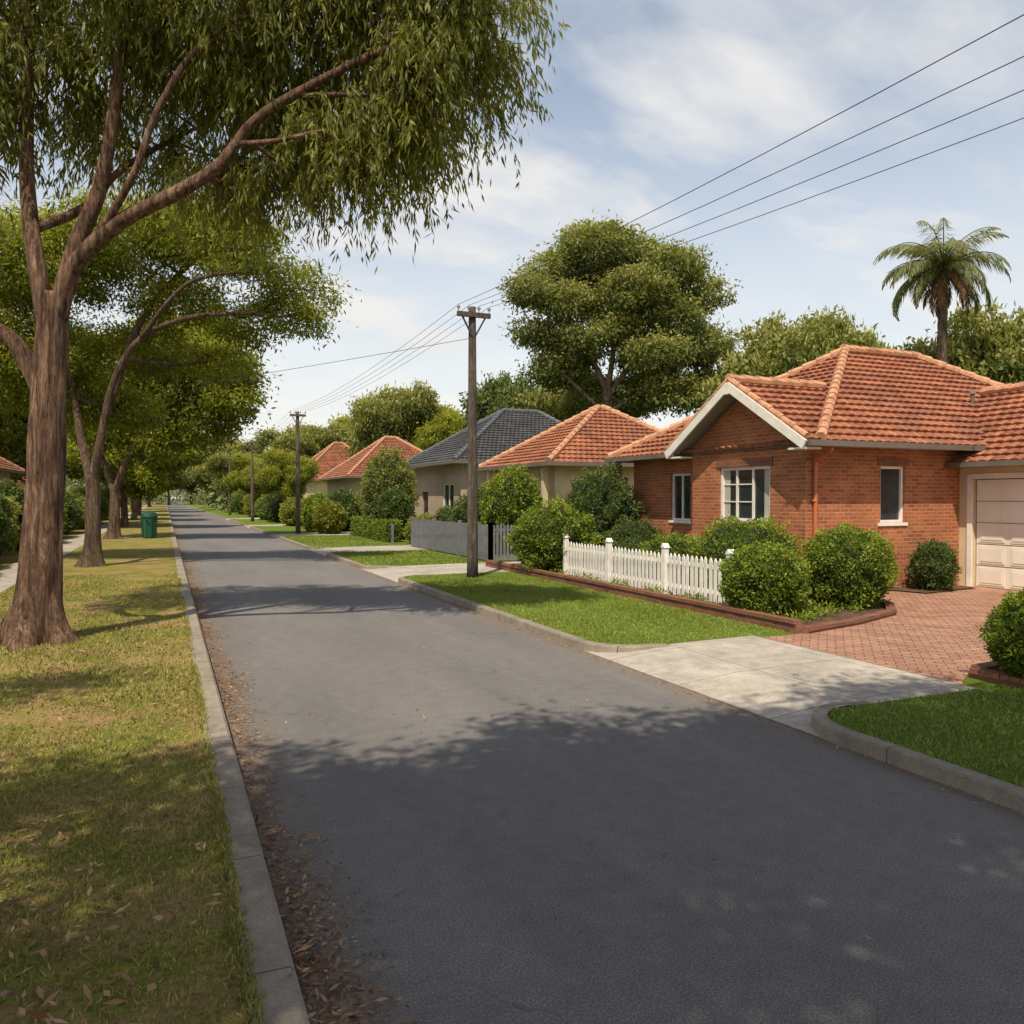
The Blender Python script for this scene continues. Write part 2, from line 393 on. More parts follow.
def make_tree(name,base,limbs,blobs,barkkey,leafkey,foliage,rot=HEAD,flare=0.9,twig=0.025,nside=10,nconn=3,tn=22):
    e=empty(name,base,rot)
    mb=MB(); allp=[]
    for i,(pts,rads) in enumerate(limbs):
        mb.tube(pts,rads,barkkey,tn if i==0 else nside,8 if i==0 else 6,flare if i==0 else 0,rough=0.12 if i==0 else 0.07)
        P=[Vector(p) for p in pts]
        for a,b,ra,rb in zip(P[:-1],P[1:],rads[:-1],rads[1:]):
            for t in (0,0.33,0.66): allp.append((a.lerp(b,t),ra*(1-t)+rb*t,i))
        allp.append((P[-1],rads[-1],i))
    V,T=foliage(blobs)
    B=[Vector(b[:3]) for b in blobs]
    for b,bl in zip(B,blobs):
        cand=[(p,r) for p,r,i in allp if p.z<b.z+0.3 and (i>0 or p.z>allp[0][0].z+ (b.z)*0.35)] or [(p,r) for p,r,i in allp]
        p,r=min(cand,key=lambda q:(q[0]-b).length)
        dd=(b-p).length
        m=p.lerp(b,0.5)+Vector((random.uniform(-.12,.12)*dd,random.uniform(-.12,.12)*dd,-0.06*dd))
        r0=min(r*0.75,0.02+0.022*dd+twig*2)
        mb.tube([p,m,b],[r0,r0*0.75,r0*0.5],barkkey,7,4)
        for j in range(nconn*2):
            dv=Vector(unit(rng.normal(size=(1,3)))[0]); t=b+Vector((dv.x*bl[3],dv.y*bl[4],dv.z*bl[5]))*0.85
            st=m.lerp(b,random.random()); mid=st.lerp(t,0.5)+Vector((random.uniform(-.15,.15),random.uniform(-.15,.15),0.1))*(t-st).length
            mb.tube([st,mid,t],[r0*0.45,twig,twig*0.4],barkkey,5,3)
    mb.build('trunk',e,smooth=True)
    obj('foliage',leafmesh(name+'_foliage',V,T,leafkey),e)
    return e

# ---------------------------------------------------------------- ground, road, kerbs
mb=MB(); S=900
mb.add([(-S,-S,-0.03),(S,-S,-0.03),(S,S,-0.03),(-S,S,-0.03)],[(0,1,2,3)],'ground'); mb.build('ground')
mb=MB(); mb.add([(0.3,-60,0),(5.75,-60,0),(5.75,420,0),(0.3,420,0)],[(0,1,2,3)],'road'); mb.build('road')
mb=MB(); mb.box(-60,0.305,-60,400,-0.02,GZ,'vgrass'); mb.build('grass_verge')
mb=MB(); mb.prism([(0.306,-0.01),(0.525,-0.01),(0.515,0.10),(0.49,0.122),(0.306,0.122)],'y',-60,400,'kerb'); mb.build('kerb')
mb=MB(); mb.add([(-4.35,-60,GZ+.006),(-3.3,-60,GZ+.006),(-3.3,400,GZ+.006),(-4.35,400,GZ+.006)],[(0,1,2,3)],'path'); mb.build('footpath')
XB=8.12
mb=MB(); mb.box(XB,90,-60,400,-0.02,GZ-0.004,'lawn'); mb.build('front_yard')
segs=[(-60,6.1),(9.45,20.6),(23.6,30.5),(33.5,44),(47.5,60),(63,80),(84,400)]
R=0.75; K0=5.46; KW=0.15
def arcpath(y0,y1,off):
    p=[]; n=8; r=R-off
    p.append((K0+R+0.35,y1-off)) 
    for i in range(n+1):
        a=math.pi/2*(1+i/n); p.append((K0+R+r*math.cos(a),y1-R+r*math.sin(a)))
    for i in range(n+1):
        a=math.pi*(1+0.5*i/n); p.append((K0+R+r*math.cos(a),y0+R+r*math.sin(a)))
    p.append((K0+R+0.35,y0+off))
    return p
mbl=MB(); mbk=MB()
for y0,y1 in segs:
    inn=arcpath(y0,y1,KW); out=arcpath(y0,y1,0)
    poly=[(XB,y1-KW)]+inn+[(XB,y0+KW)]
    n=len(poly)
    mbl.add([(x,y,GZ) for x,y in poly]+[(x,y,-0.02) for x,y in poly],[tuple(range(n))]+[(i,(i+1)%n,n+(i+1)%n,n+i) for i in range(n)],'lawn')
    m=len(inn); vs=[]; 
    for i in range(m):
        h=0.125 if 0<i<m-1 else 0.105
        (ox,oy),(ix,iy)=out[i],inn[i]
        ax,ay=ox*0.85+ix*0.15,oy*0.85+iy*0.15
        vs+=[(ox,oy,-0.01),(ox*0.93+ix*0.07,oy*0.93+iy*0.07,h-0.02),(ax,ay,h),(ix,iy,h)]
    fs=[]
    for i in range(m-1):
        for j in range(3): fs.append((4*i+j,4*i+4+j,4*i+5+j,4*i+1+j))
    mbk.add(vs,fs,'kerb')
mbl.build('lawn'); mbk.build('kerb')
def apron(ya,yb):
    mb=MB(); rows=[(K0+0.01,0.006),(K0+0.25,0.03),(6.3,0.085),(6.9,GZ-0.012),(XB+0.02,GZ+0.0)]
    vs=[];
    for x,z in rows: vs+=[(x,ya,z),(x,yb,z)]
    mb.add(vs,[(2*i,2*i+2,2*i+3,2*i+1) for i in range(len(rows)-1)],'conc')
    return mb
for (a,b),(c,d) in zip(segs[:-1],segs[1:]):
    mb=apron(b-0.7,c+0.7)
    if b>10:
        mb.add([(XB+.01,b-0.1,GZ+.002),(13.2,b-0.1,GZ+.002),(13.2,c+.1,GZ+.002),(XB+.01,c+.1,GZ+.002)],[(0,1,2,3)],'conc')
    mb.build('driveway')
pav=[(XB+.01,6.15),(8.6,6.45),(17.6,7.2),(17.6,13.15),(13.2,13.15),(13.0,11.9),(12.6,11.0),(11.8,10.25),(10.3,9.7),(8.9,9.42),(XB+.01,9.4)]
mb=MB(); mb.add([(x,y,GZ+0.004) for x,y in pav],[tuple(range(len(pav)))],'paver'); mb.build('brick_paving')
bed=[(9.0,9.55),(10.3,9.85),(11.75,10.4),(12.5,11.1),(12.9,12.0),(13.1,13.15),(13.1,22.5),(9.0,22.5)]
mb=MB(); mb.add([(x,y,GZ+0.05) for x,y in bed]+[(x,y,0) for x,y in bed],[tuple(range(8))]+[(i,(i+1)%8,8+(i+1)%8,8+i) for i in range(8)],'soil')
bed2=[(8.65,6.3),(10.5,6.45),(14,6.7),(14,-6),(8.65,-6)]
mb.add([(x,y,GZ+0.03) for x,y in bed2],[tuple(range(5))],'soil')
mb.add([(15.0,12.2,GZ+.03),(17.0,12.5,GZ+.03),(17.0,13.19,GZ+.03),(14.7,13.19,GZ+.03)],[(0,1,2,3)],'soil')
mb.build('garden_bed')
def edging(path,h,name,w=0.12):
    mb=MB()
    for (a,b) in zip(path[:-1],path[1:]):
        p=Vector((*a,GZ-0.02+h/2));q=Vector((*b,GZ-0.02+h/2))
        d=(q-p).normalized(); mb.beam(p-d*0.03,q+d*0.03,w,h,'edgebrick')
        L=(q-p).length; n=int(L/0.12); s=L/n
        for i in range(n):
            c=p+d*(i+0.5)*s; c.z=GZ-0.02+h+0.027+random.uniform(-.003,.003)
            mb.beam(c-d*(s*0.46),c+d*(s*0.46),w+0.05+random.uniform(-.006,.006),0.055,'edgebrick')
    return mb.build(name)
edging([(8.92,22.4),(8.92,9.5)],0.16,'brick_edging')
edging([(9.0,9.44),(10.32,9.75),(11.8,10.3),(12.6,11.05),(13.0,11.95)],0.06,'brick_edging')
edging([(8.6,-6),(8.6,6.35)],0.08,'brick_edging')
edging([(8.7,6.38),(10.5,6.55)],0.08,'brick_edging')

# ---------------------------------------------------------------- roofs / houses
uvoff=[0]
def span(poly,v):
    xs=[]
    n=len(poly)
    for i in range(n):
        a=poly[i];b=poly[(i+1)%n]
        if abs(a[1]-v)<1e-6: xs.append(a[0])
        if (a[1]-v)*(b[1]-v)<0:
            t=(v-a[1])/(b[1]-a[1]); xs.append(a[0]+(b[0]-a[0])*t)
    return (min(xs),max(xs)) if xs else None
def roof_plane(mb,poly,k,step=0.30,lift=0.05,under='soffit',amp=0.028):
    P=[Vector(p) for p in poly]; U=(P[1]-P[0]).normalized(); n=None
    for q in P[2:]:
        c=U.cross(q-P[0])
        if c.length>1e-4: n=c.normalized();break
    if n.z<0:n=-n
    Vv=n.cross(U)
    if Vv.z<0:Vv=-Vv
    p2=[((p-P[0]).dot(U),(p-P[0]).dot(Vv)) for p in P]
    vmax=max(p[1] for p in p2); uvoff[0]+=7; uo=uvoff[0]*0.75; vo=uvoff[0]*0.60
    r=0; du=0.25/6
    while r*step<vmax-1e-4:
        a=r*step;b=min((r+1)*step,vmax-1e-5)
        sa=span(p2,max(a,1e-7) if r==0 else a) or span(p2,a+1e-5); sb=span(p2,b)
        if sa is None or sb is None: r+=1; continue
        u0=min(sa[0],sb[0]);u1=max(sa[1],sb[1])
        k0=math.floor(u0/du)
        us=[min(max((k0+i)*du,u0),u1) for i in range(int((u1-u0)/du)+3)]
        def wv(u,rr):
            f=(u/0.25+(rr%2)*0.5)%1.0
            return amp*(math.sin(math.pi*f)**0.7) - (0.012 if f<0.09 else 0)
        vs=[];uvs=[];fs=[];fu=[]
        jit=random.uniform(-.004,.004)
        for u in us:
            ua=min(max(u,sa[0]),sa[1]); ub=min(max(u,sb[0]),sb[1]); w=wv(u,r)
            vs+= [P[0]+U*ua+Vv*a+n*(lift+jit+w), P[0]+U*ub+Vv*(b+.02)+n*(w*0.6), P[0]+U*ua+Vv*a-n*0.015]
            uvs+=[(ua+uo,a+1e-4+vo),(ub+uo,b-1e-3+vo),(ua+uo,a+vo+.01)]
        for i in range(len(us)-1):
            j=3*i
            fs.append((j,j+3,j+4,j+1)); fu.append([uvs[j],uvs[j+3],uvs[j+4],uvs[j+1]])
            fs.append((j+2,j+5,j+3,j)); fu.append([uvs[j+2],uvs[j+5],uvs[j+3],uvs[j]])
        mb.add(vs,fs,k,fu)
        r+=1
    mb.add([p-n*0.05 for p in P],[tuple(range(len(P)))],under)
def caps(mb,p,q,k,r=0.11,seg=0.40):
    p=Vector(p);q=Vector(q);L=(q-p).length;n=max(1,round(L/seg));d=(q-p)/n
    for i in range(n):
        a=p+d*i;b=p+d*(i+1.06)
        mb.tube([a+Vector((0,0,.025)),b+Vector((0,0,.005))],[r*1.15,r*0.95],k,8)
def wallx(mb,x,t,y0,y1,z0,z1,holes,k):
    y=y0
    for (a,b,c,d) in holes:
        mb.box(x,x+t,y,a,z0,z1,k); mb.box(x,x+t,a,b,z0,c,k); mb.box(x,x+t,a,b,d,z1,k); y=b
    mb.box(x,x+t,y,y1,z0,z1,k)
def wally(mb,y,t,x0,x1,z0,z1,holes,k):
    x=x0
    for (a,b,c,d) in holes:
        mb.box(x,a,y,y+t,z0,z1,k); mb.box(a,b,y,y+t,z0,c,k); mb.box(a,b,y,y+t,d,z1,k); x=b
    mb.box(x,x1,y,y+t,z0,z1,k)
def window(name,par,axis,pos,a,b,c,d,nx=2,ny=1,sill='white',fw=0.06,curtain=False,bars=None):
    mb=MB()
    def bx(u0,u1,d0,d1,z0,z1,k):
        if axis=='x': mb.box(pos+d0,pos+d1,u0,u1,z0,z1,k)
        else: mb.box(u0,u1,pos+d0,pos+d1,z0,z1,k)
    bx(a,a+fw,0.02,0.12,c,d,'white');bx(b-fw,b,0.02,0.12,c,d,'white')
    bx(a+fw,b-fw,0.02,0.12,c,c+fw,'white');bx(a+fw,b-fw,0.02,0.12,d-fw,d,'white')
    xs=[a+(b-a)*i/nx for i in range(1,nx)] if isinstance(nx,int) else [a+(b-a)*f for f in nx]
    for u in xs: bx(u-.028,u+.028,0.035,0.11,c+fw,d-fw,'white')
    for i in range(1,ny):
        z=c+(d-c)*i/ny; bx(a+fw,b-fw,0.045,0.105,z-.018,z+.018,'white')
    for (u0,u1,z) in (bars or []):
        bx(a+(b-a)*u0,a+(b-a)*u1,0.047,0.104,c+(d-c)*z-.013,c+(d-c)*z+.013,'white')
    bx(a+fw,b-fw,0.075,0.085,c+fw,d-fw,'glass')
    bx(a-.08,b+.08,-0.06,0.018,c-.07,c-.002,sill)
    if curtain:
        w=(b-a)*0.12
        for k in range(6):
            dx=0.0015*(k%2)
            bx(a+fw+w*k/6,a+fw+w*(k+1)/6,0.069-dx,0.0745,c+fw,d-fw,'curtain')
            bx(b-fw-w*(k+1)/6,b-fw-w*k/6,0.069-dx,0.0745,c+fw,d-fw,'curtain')
    return mb.build(name,par)

H=empty('brick_house',(0,0,0))
EZ=3.35; YS=13.2
mb=MB()
gwh=(14.3,16.1,1.62,2.92)
wallx(mb,12.57,0.25,YS,17.2,0.0,3.30,[gwh],'brick')
mb.prism([(YS,3.302),(17.2,3.302),(17.2,3.5),(15.2,4.66),(YS,3.5)],'x',12.57,12.80,'brick')
wallx(mb,13.05,0.25,17.2,20.8,0.0,3.28,[(17.95,18.85,1.55,2.85)],'brick')
wally(mb,YS,0.25,12.825,24.5,0.0,3.28,[(14.75,15.5,1.62,2.9)],'brick')
mb.box(12.82,13.3,17.2-.003,17.0,0.0,3.28,'brick')
mb.box(24.5,24.75,YS,20.8,0,3.28,'brick'); mb.box(13.3,24.5,20.55,20.8,0,3.28,'brick')
mb.box(12.545,12.569,14.2,16.2,2.925,3.10,'edgebrick')
mb.box(14.65,15.6,13.175,13.199,2.905,3.08,'edgebrick')
mb.build('walls',H)
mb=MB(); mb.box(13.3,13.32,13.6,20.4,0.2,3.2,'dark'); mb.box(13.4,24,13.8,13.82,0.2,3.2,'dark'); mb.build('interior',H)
window('front_window',H,'x',12.6,gwh[0],gwh[1],gwh[2],gwh[3],(0.36,0.68),1,curtain=True,fw=0.075,bars=[(.36,.96,.36),(.36,.96,.68)])
window('porch_window',H,'x',13.08,17.95,18.85,1.55,2.85,2,1)
window('side_window',H,'y',YS+.03,14.75,15.5,1.62,2.9,1,1)
mb=MB()
x0,x1,y0,y1=12.48,25.0,12.7,21.3; RZ=6.28; ra,rb=17.6,20.4; yr=17.0
roof_plane(mb,[(x0,y0,EZ),(x1,y0,EZ),(rb,yr,RZ),(ra,yr,RZ)],'tile')
roof_plane(mb,[(x0,y1,EZ),(x1,y1,EZ),(rb,yr,RZ),(ra,yr,RZ)],'tile')
roof_plane(mb,[(x0,y1,EZ),(x0,y0,EZ),(ra,yr,RZ)],'tile')
roof_plane(mb,[(x1,y0,EZ),(x1,y1,EZ),(rb,yr,RZ)],'tile')
gy0,gy1,gz,gr,gx=12.72,17.68,3.37,4.88,12.1
roof_plane(mb,[(gx,gy0,gz),(12.52,gy0,gz),(15.1,15.2,gr),(gx,15.2,gr)],'tile')
roof_plane(mb,[(gx,gy1,gz),(12.52,gy1,gz),(15.1,15.2,gr),(gx,15.2,gr)],'tile')
ge=2.97
roof_plane(mb,[(16.85,7.4,ge),(16.85,13.2,ge),(20.1,14.75,4.92),(20.1,10.6,4.92)],'tile')
roof_plane(mb,[(23.35,7.4,ge),(23.35,13.2,ge),(20.1,14.75,4.92),(20.1,10.6,4.92)],'tile')
roof_plane(mb,[(16.85,7.4,ge),(23.35,7.4,ge),(20.1,10.6,4.92)],'tile')
mb.build('roof',H)
mb=MB()
for p,q in [((x0,y0,EZ+.06),(ra,yr,RZ+.06)),((x0,y1,EZ+.06),(ra,yr,RZ+.06)),((x1,y0,EZ+.06),(rb,yr,RZ+.06)),((x1,y1,EZ+.06),(rb,yr,RZ+.06)),((ra-.1,yr,RZ+.08),(rb+.1,yr,RZ+.08)),
            ((gx,15.2,gr+.07),(15.0,15.2,gr+.07)),((20.1,10.6,5.0),(20.1,14.7,5.0)),((16.85,7.4,ge+.06),(20.1,10.6,5.0)),((23.35,7.4,ge+.06),(20.1,10.6,5.0)),
            ((gx+.04,gy0,gz+.07),(gx+.04,15.2,gr+.07)),((gx+.04,gy1,gz+.07),(gx+.04,15.2,gr+.07))]:
    caps(mb,p,q,'cap',0.11 if p[0]!=gx+.04 else 0.065)
mb.build('ridge_caps',H,smooth=False)
mb=MB()
mb.box(12.50,24.98,12.72,YS-.004,3.285,3.30,'soffit'); mb.box(12.50,13.045,17.7,21.28,3.285,3.30,'soffit')
mb.box(16.9,17.29,7.45,13.1,2.90,2.915,'soffit')
def gutter(p,q,h=0.12,k='gutter',w=0.11): mb.beam(p,q,w,h,k)
gutter((gx+.02,y0-.055,EZ-.03),(16.9,y0-.055,EZ-.03)); gutter((17.0,y0-.055,EZ-.03),(x1,y0-.055,EZ-.03))
gutter((x0-.055,gy1+.02,EZ-.03),(x0-.055,y1+.1,EZ-.03)); gutter((x0,y1+.055,EZ-.03),(x1,y1+.055,EZ-.03))
gutter((16.85-.055,7.35,ge-.03),(16.85-.055,13.15,ge-.03)); gutter((16.85,7.4-.055,ge-.03),(23.3,7.4-.055,ge-.03))
mb.build('gutters',H)
mb=MB()
for ya in (gy0,gy1):
    mb.beam((gx-.02,ya,gz-.09),(gx-.02,15.2,gr-.09),0.05,0.20,'white',up=(0,0,1))
mb.box(gx-.052,gx-.046,15.12,15.28,gr-.28,gr-.02,'white')
mb.box(gx,12.56,gy0+.02,YS+.02,3.20,3.24,'white'); mb.box(gx,12.56,17.18,gy1-.02,3.20,3.24,'white')
mb.build('bargeboards',H)
mb=MB()
mb.tube([(12.78,12.70,3.28),(12.78,12.72,3.16),(12.78,13.10,2.98),(12.78,13.13,2.9),(12.78,13.13,0.12)],[.045]*5,'downpipe',10,3)
for z in (0.9,2.1): mb.box(12.71,12.85,13.10,13.198,z,z+.04,'downpipe')
mb.build('downpipe',H,smooth=True)
mb=MB()
wallx(mb,17.3,0.25,7.9,13.195,0,2.895,[(9.75,12.85,0.0,2.62)],'cream')
mb.box(17.55,23,7.9,8.15,0,2.895,'brick'); mb.box(22.75,23,8.15,13.19,0,2.895,'brick')
mb.build('garage_walls',H)
mb=MB(); ya,yb=9.78,12.82
mb.box(17.40,17.43,ya,yb,0.12,2.6,'garage')
nr,ncol=5,4; rh=(2.48)/nr; cw=(yb-ya)/ncol
for i in range(nr):
    for j in range(ncol):
        z0=0.12+i*rh+.05;z1=0.12+(i+1)*rh-.05;a=ya+j*cw+.07;b=ya+(j+1)*cw-.07
        mb.box(17.388,17.398,a,b,z0,z1,'garage'); mb.box(17.378,17.386,a+.05,b-.05,z0+.05,z1-.05,'garage')
    mb.box(17.396,17.399,ya,yb,0.12+i*rh-.006,0.12+i*rh+.006,'dark')
mb.build('garage_door',H)
mb=MB(); mb.box(17.26,17.298,12.85,12.97,0.1,2.72,'white'); mb.box(17.26,17.298,9.63,9.75,0.1,2.72,'white'); mb.box(17.26,17.298,9.76,12.84,2.62,2.74,'white'); mb.build('garage_door_frame',H)
mb=MB(); 
vx,vy=19.6,14.6; vz=EZ+(vy-y0)*(RZ-EZ)/(yr-y0)
mb.tube([(vx,vy,vz-.1),(vx,vy,vz+.3)],[.05,.05],'gutter',10); mb.tube([(vx,vy,vz+.28),(vx,vy,vz+.36)],[.09,.04],'gutter',10)
mb.build('roof_vent',H)

def hip_house(name,x0,x1,y0,y1,ez,apz,ra,rb,wk,rk,ck,front=(),side=(),inset=0.55):
    E=empty(name,(0,0,0)); yr=(y0+y1)/2
    mb=MB()
    roof_plane(mb,[(x0,y0,ez),(x1,y0,ez),(rb,yr,apz),(ra,yr,apz)],rk)
    roof_plane(mb,[(x0,y1,ez),(x1,y1,ez),(rb,yr,apz),(ra,yr,apz)],rk)
    roof_plane(mb,[(x0,y1,ez),(x0,y0,ez),(ra,yr,apz)],rk)
    roof_plane(mb,[(x1,y0,ez),(x1,y1,ez),(rb,yr,apz)],rk)
    mb.build('roof',E)
    mb=MB()
    for cx,cy,r in ((x0,y0,ra),(x0,y1,ra),(x1,y0,rb),(x1,y1,rb)): caps(mb,(cx,cy,ez+.06),(r,yr,apz+.06),ck,0.12,0.42)
    if rb-ra>0.5: caps(mb,(ra,yr,apz+.07),(rb,yr,apz+.07),ck,0.12,0.42)
    mb.build('ridge_caps',E)
    mb=MB(); a,b,c,d=x0+inset,x1-inset,y0+inset,y1-inset; zt=ez-.06
    wallx(mb,a,.25,c,d,0,zt,list(front),wk); wally(mb,c,.25,a+.25,b,0,zt,list(side),wk)
    mb.box(b-.25,b,c+.25,d,0,zt,wk); mb.box(a+.25,b-.25,d-.25,d,0,zt,wk)
    mb.build('walls',E)
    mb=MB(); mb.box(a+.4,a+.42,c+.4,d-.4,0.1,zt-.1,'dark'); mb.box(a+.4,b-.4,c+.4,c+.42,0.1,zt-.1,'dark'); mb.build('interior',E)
    for h in front:
        if h[2]<0.5:
            m2=MB(); m2.box(a+.12,a+.17,h[0],h[1],h[2],h[3],'door'); m2.box(a+.10,a+.119,h[0]+.12,h[1]-.12,1.4,2.0,'glass'); m2.build('front_door',E)
        else: window('window',E,'x',a+.03,*h,nx=2)
    for h in side: window('window',E,'y',c+.03,*h,nx=2)
    mb=MB()
    mb.box(x0+.01,a-.004,y0+.01,y1-.01,zt,zt+.015,'soffit'); mb.box(a,x1-.01,y0+.01,c-.004,zt,zt+.015,'soffit')
    for p,q in (((x0-.05,y0-.1,ez-.03),(x0-.05,y1+.1,ez-.03)),((x0,y0-.05,ez-.03),(x1,y0-.05,ez-.03)),((x0,y1+.05,ez-.03),(x1,y1+.05,ez-.03)),((x1+.05,y0-.1,ez-.03),(x1+.05,y1+.1,ez-.03))):
        mb.beam(p,q,.11,.15,'gutter')
    mb.build('gutters',E)
    return E
e2=hip_house('rendered_house',13.3,22,27.2,34.4,3.5,6.1,17.5,17.7,'cream','tile','cap',front=((28.6,29.9,1.3,2.7),(31.0,32.0,0.1,2.5)),side=((15.2,16.6,1.3,2.7),))
mb=MB()
for y in (27.9,30.5,33.6): mb.box(13.42,13.62,y,y+.2,0.1,3.42,'cream')
mb.build('porch_posts',e2)
hip_house('grey_roof_house',13.3,24,37.9,48.6,4.0,7.2,18.2,20.5,'greige','tilegrey','capgrey',front=((39.6,41.4,1.3,2.9),(44,45.2,0.1,2.5)),side=((15,16.6,1.3,2.9),))
hip_house('rendered_house',13.0,23,62,74,3.8,7.3,17.5,18.5,'greige','tile','cap',front=((64.5,66,1.3,2.7),))
hip_house('rendered_house',12.5,23,84,97,4.0,8.2,17.5,18.5,'cream','tile','cap',front=((88,90,1.3,2.7),))
hip_house('rendered_house',12.0,22,118,132,4.0,8.4,17.0,18.5,'cream','tile','cap',front=((122,124,1.3,2.7),))
hip_house('rendered_house',-18.5,-7.4,44,53,3.6,6.6,-13.5,-12.0,'cream','tile','cap')
hip_house('rendered_house',-20,-10,80,92,3.5,6.1,-15.5,-14.5,'cream','tile','cap')

# ---------------------------------------------------------------- fences
def picket(name,X,y0,y1,posts,zb,h,k,gap=0.145,pw=0.085):
    E=empty(name,(X,y0,zb)); L=y1-y0; mb=MB()
    for y in posts:
        yy=y-y0; mb.box(-.055,.055,yy-.055,yy+.055,-0.12,h+.10,k)
        mb.prism([(yy-.075,h+.10),(yy+.075,h+.10),(yy,h+.19)],'x',-.07,.07,k)
    mb.build('posts',E)
    mb=MB()
    for z in (0.18,h-.22): mb.box(.012,.045,0,L,z,z+.075,k)
    mb.build('rails',E)
    mb=MB(); n=int(L/gap)
    for i in range(n+1):
        y=i*L/n; dz=random.uniform(-.012,.012); dy=random.uniform(-.008,.008); lean=random.uniform(-.006,.006)
        p=[(y-pw/2,0.03),(y+pw/2,0.03),(y+pw/2+dy,h-.07+dz),(y+dy,h+dz),(y-pw/2+dy,h-.07+dz)]
        mb.prism(p,'x',-.012+lean,.010+lean,k)
    mb.build('pickets',E)
picket('picket_fence',9.55,11.9,18.5,(11.9,14.0,16.3,18.5),0.17,0.88,'white')
def slat(name,pts,zb,h,k):
    E=empty(name,(pts[0][0],pts[0][1],zb)); mb=MB(); o=Vector((pts[0][0],pts[0][1],0))
    for a,b in zip(pts[:-1],pts[1:]):
        a=Vector((*a,0))-o;b=Vector((*b,0))-o;d=(b-a);L=d.length;d.normalize();n=int(L/.12)
        for i in range(n+1):
            c=a+d*(L*i/n); mb.beam(c+Vector((0,0,.05)),c+Vector((0,0,h+random.uniform(-.01,.01))),.02 if abs(d.x)<.5 else .075,.075 if abs(d.x)<.5 else .02,k,up=(0,1,0))
        for z in (.2,h-.15): mb.beam(a+Vector((.03,.03,z)),b+Vector((.03,.03,z)),.04,.07,k)
        m=max(1,int(L/2.2))
        for i in range(m+1):
            c=a+d*(L*i/m); mb.beam(c+Vector((0,0,0)),c+Vector((0,0,h+.08)),.12,.12,k,up=(0,1,0))
    mb.build('slats',E)
slat('slat_fence',[(11.0,23.75),(9.55,23.75),(9.55,32.5)],0.1,1.2,'greyfence')
slat('slat_fence',[(9.6,36),(9.6,44)],0.1,0.8,'greyfence')
mb=MB(); 
for i in range(12): mb.box(16.2+i*.13,16.2+i*.13+.12,26.3,26.33,0.12,2.0,'greyfence')
mb.box(16.1,17.8,26.34,26.39,0.5,0.6,'greyfence'); mb.box(16.1,17.8,26.34,26.39,1.6,1.7,'greyfence'); mb.build('garden_gate')

# ---------------------------------------------------------------- poles and wires
def pole(x,y,h=7.0,aw=0.45):
    E=empty('power_pole',(x,y,GZ-.02)); mb=MB()
    mb.tube([(0,0,-.1),(0,0,h*0.5),(0,0,h)],[.15,.12,.09],'pole',14,4); mb.build('shaft',E,smooth=True)
    mb=MB(); mb.box(-aw,aw,-.16,-.07,h-.28,h-.16,'pole'); mb.beam((-.05,-.10,h-.75),(-aw*.7,-.115,h-.27),.03,.04,'wire'); mb.beam((.05,-.10,h-.75),(aw*.7,-.115,h-.27),.03,.04,'wire')
    mb.build('crossarm',E)
    mb=MB()
    for i in range(4):
        a=-aw*.93+i*aw*.62; mb.tube([(a,-.115,h-.16),(a,-.115,h-.09),(a,-.115,h-.08),(a,-.115,h-.03),(a,-.115,h)],[.012,.012,.045,.045,.02],'ceramic',8)
    mb.build('insulators',E)
    return E
poles=[(7.3,19.4),(7.0,47),(6.9,72),(6.9,98)]
for p in poles: pole(*p)
pole(9.6,-9.5,7.0,1.9)
def wire(mb,p,q,sag,r=0.012):
    p=Vector(p);q=Vector(q);pts=[]
    for i in range(17):
        t=i/16; a=p.lerp(q,t); a.z-=sag*4*t*(1-t); pts.append(a)
    mb.tube(pts,[r]*17,'wire',5)
mb=MB()
zt=GZ+6.99
for i in range(4):
    o=-.4185+.279*i
    o2=9.6-1.767+i*1.178
    wire(mb,(7.3+o,19.28,zt),(o2,-9.5,zt),0.42,0.006)
    for (a,b) in zip(poles[:-1],poles[1:]):
        wire(mb,(a[0]+o,a[1]-.115,zt),(b[0]+o,b[1]-.115,zt),0.35,0.006)
wire(mb,(7.3,19.4,6.3),(-14,44,5.0),0.25,0.007)
wire(mb,(7.0,47,6.6),(14,44,4.0),0.2,0.007)
mb.build('power_lines')

# ---------------------------------------------------------------- bin
E=empty('rubbish_bin',(-0.75,44.6,GZ)); mb=MB()
mb.tube([(0,0,0.02),(0,0,.08),(0,0,1.0),(0,0,1.06)],[.30,.32,.37,.38],'bin',20,0)
mb.build('body',E,smooth=False); mb=MB()
mb.tube([(0,0,1.06),(0,0,1.12),(0,0,1.26),(0,0,1.36),(0,0,1.40)],[.41,.41,.36,.22,.05],'binlid',20); mb.build('lid',E)
mb=MB(); 
for a in range(10):
    t=a*math.pi/5; mb.beam((.34*math.cos(t),.34*math.sin(t),.1),(.385*math.cos(t),.385*math.sin(t),1.0),.03,.03,'binlid',up=(0,1,0))
mb.build('ribs',E)

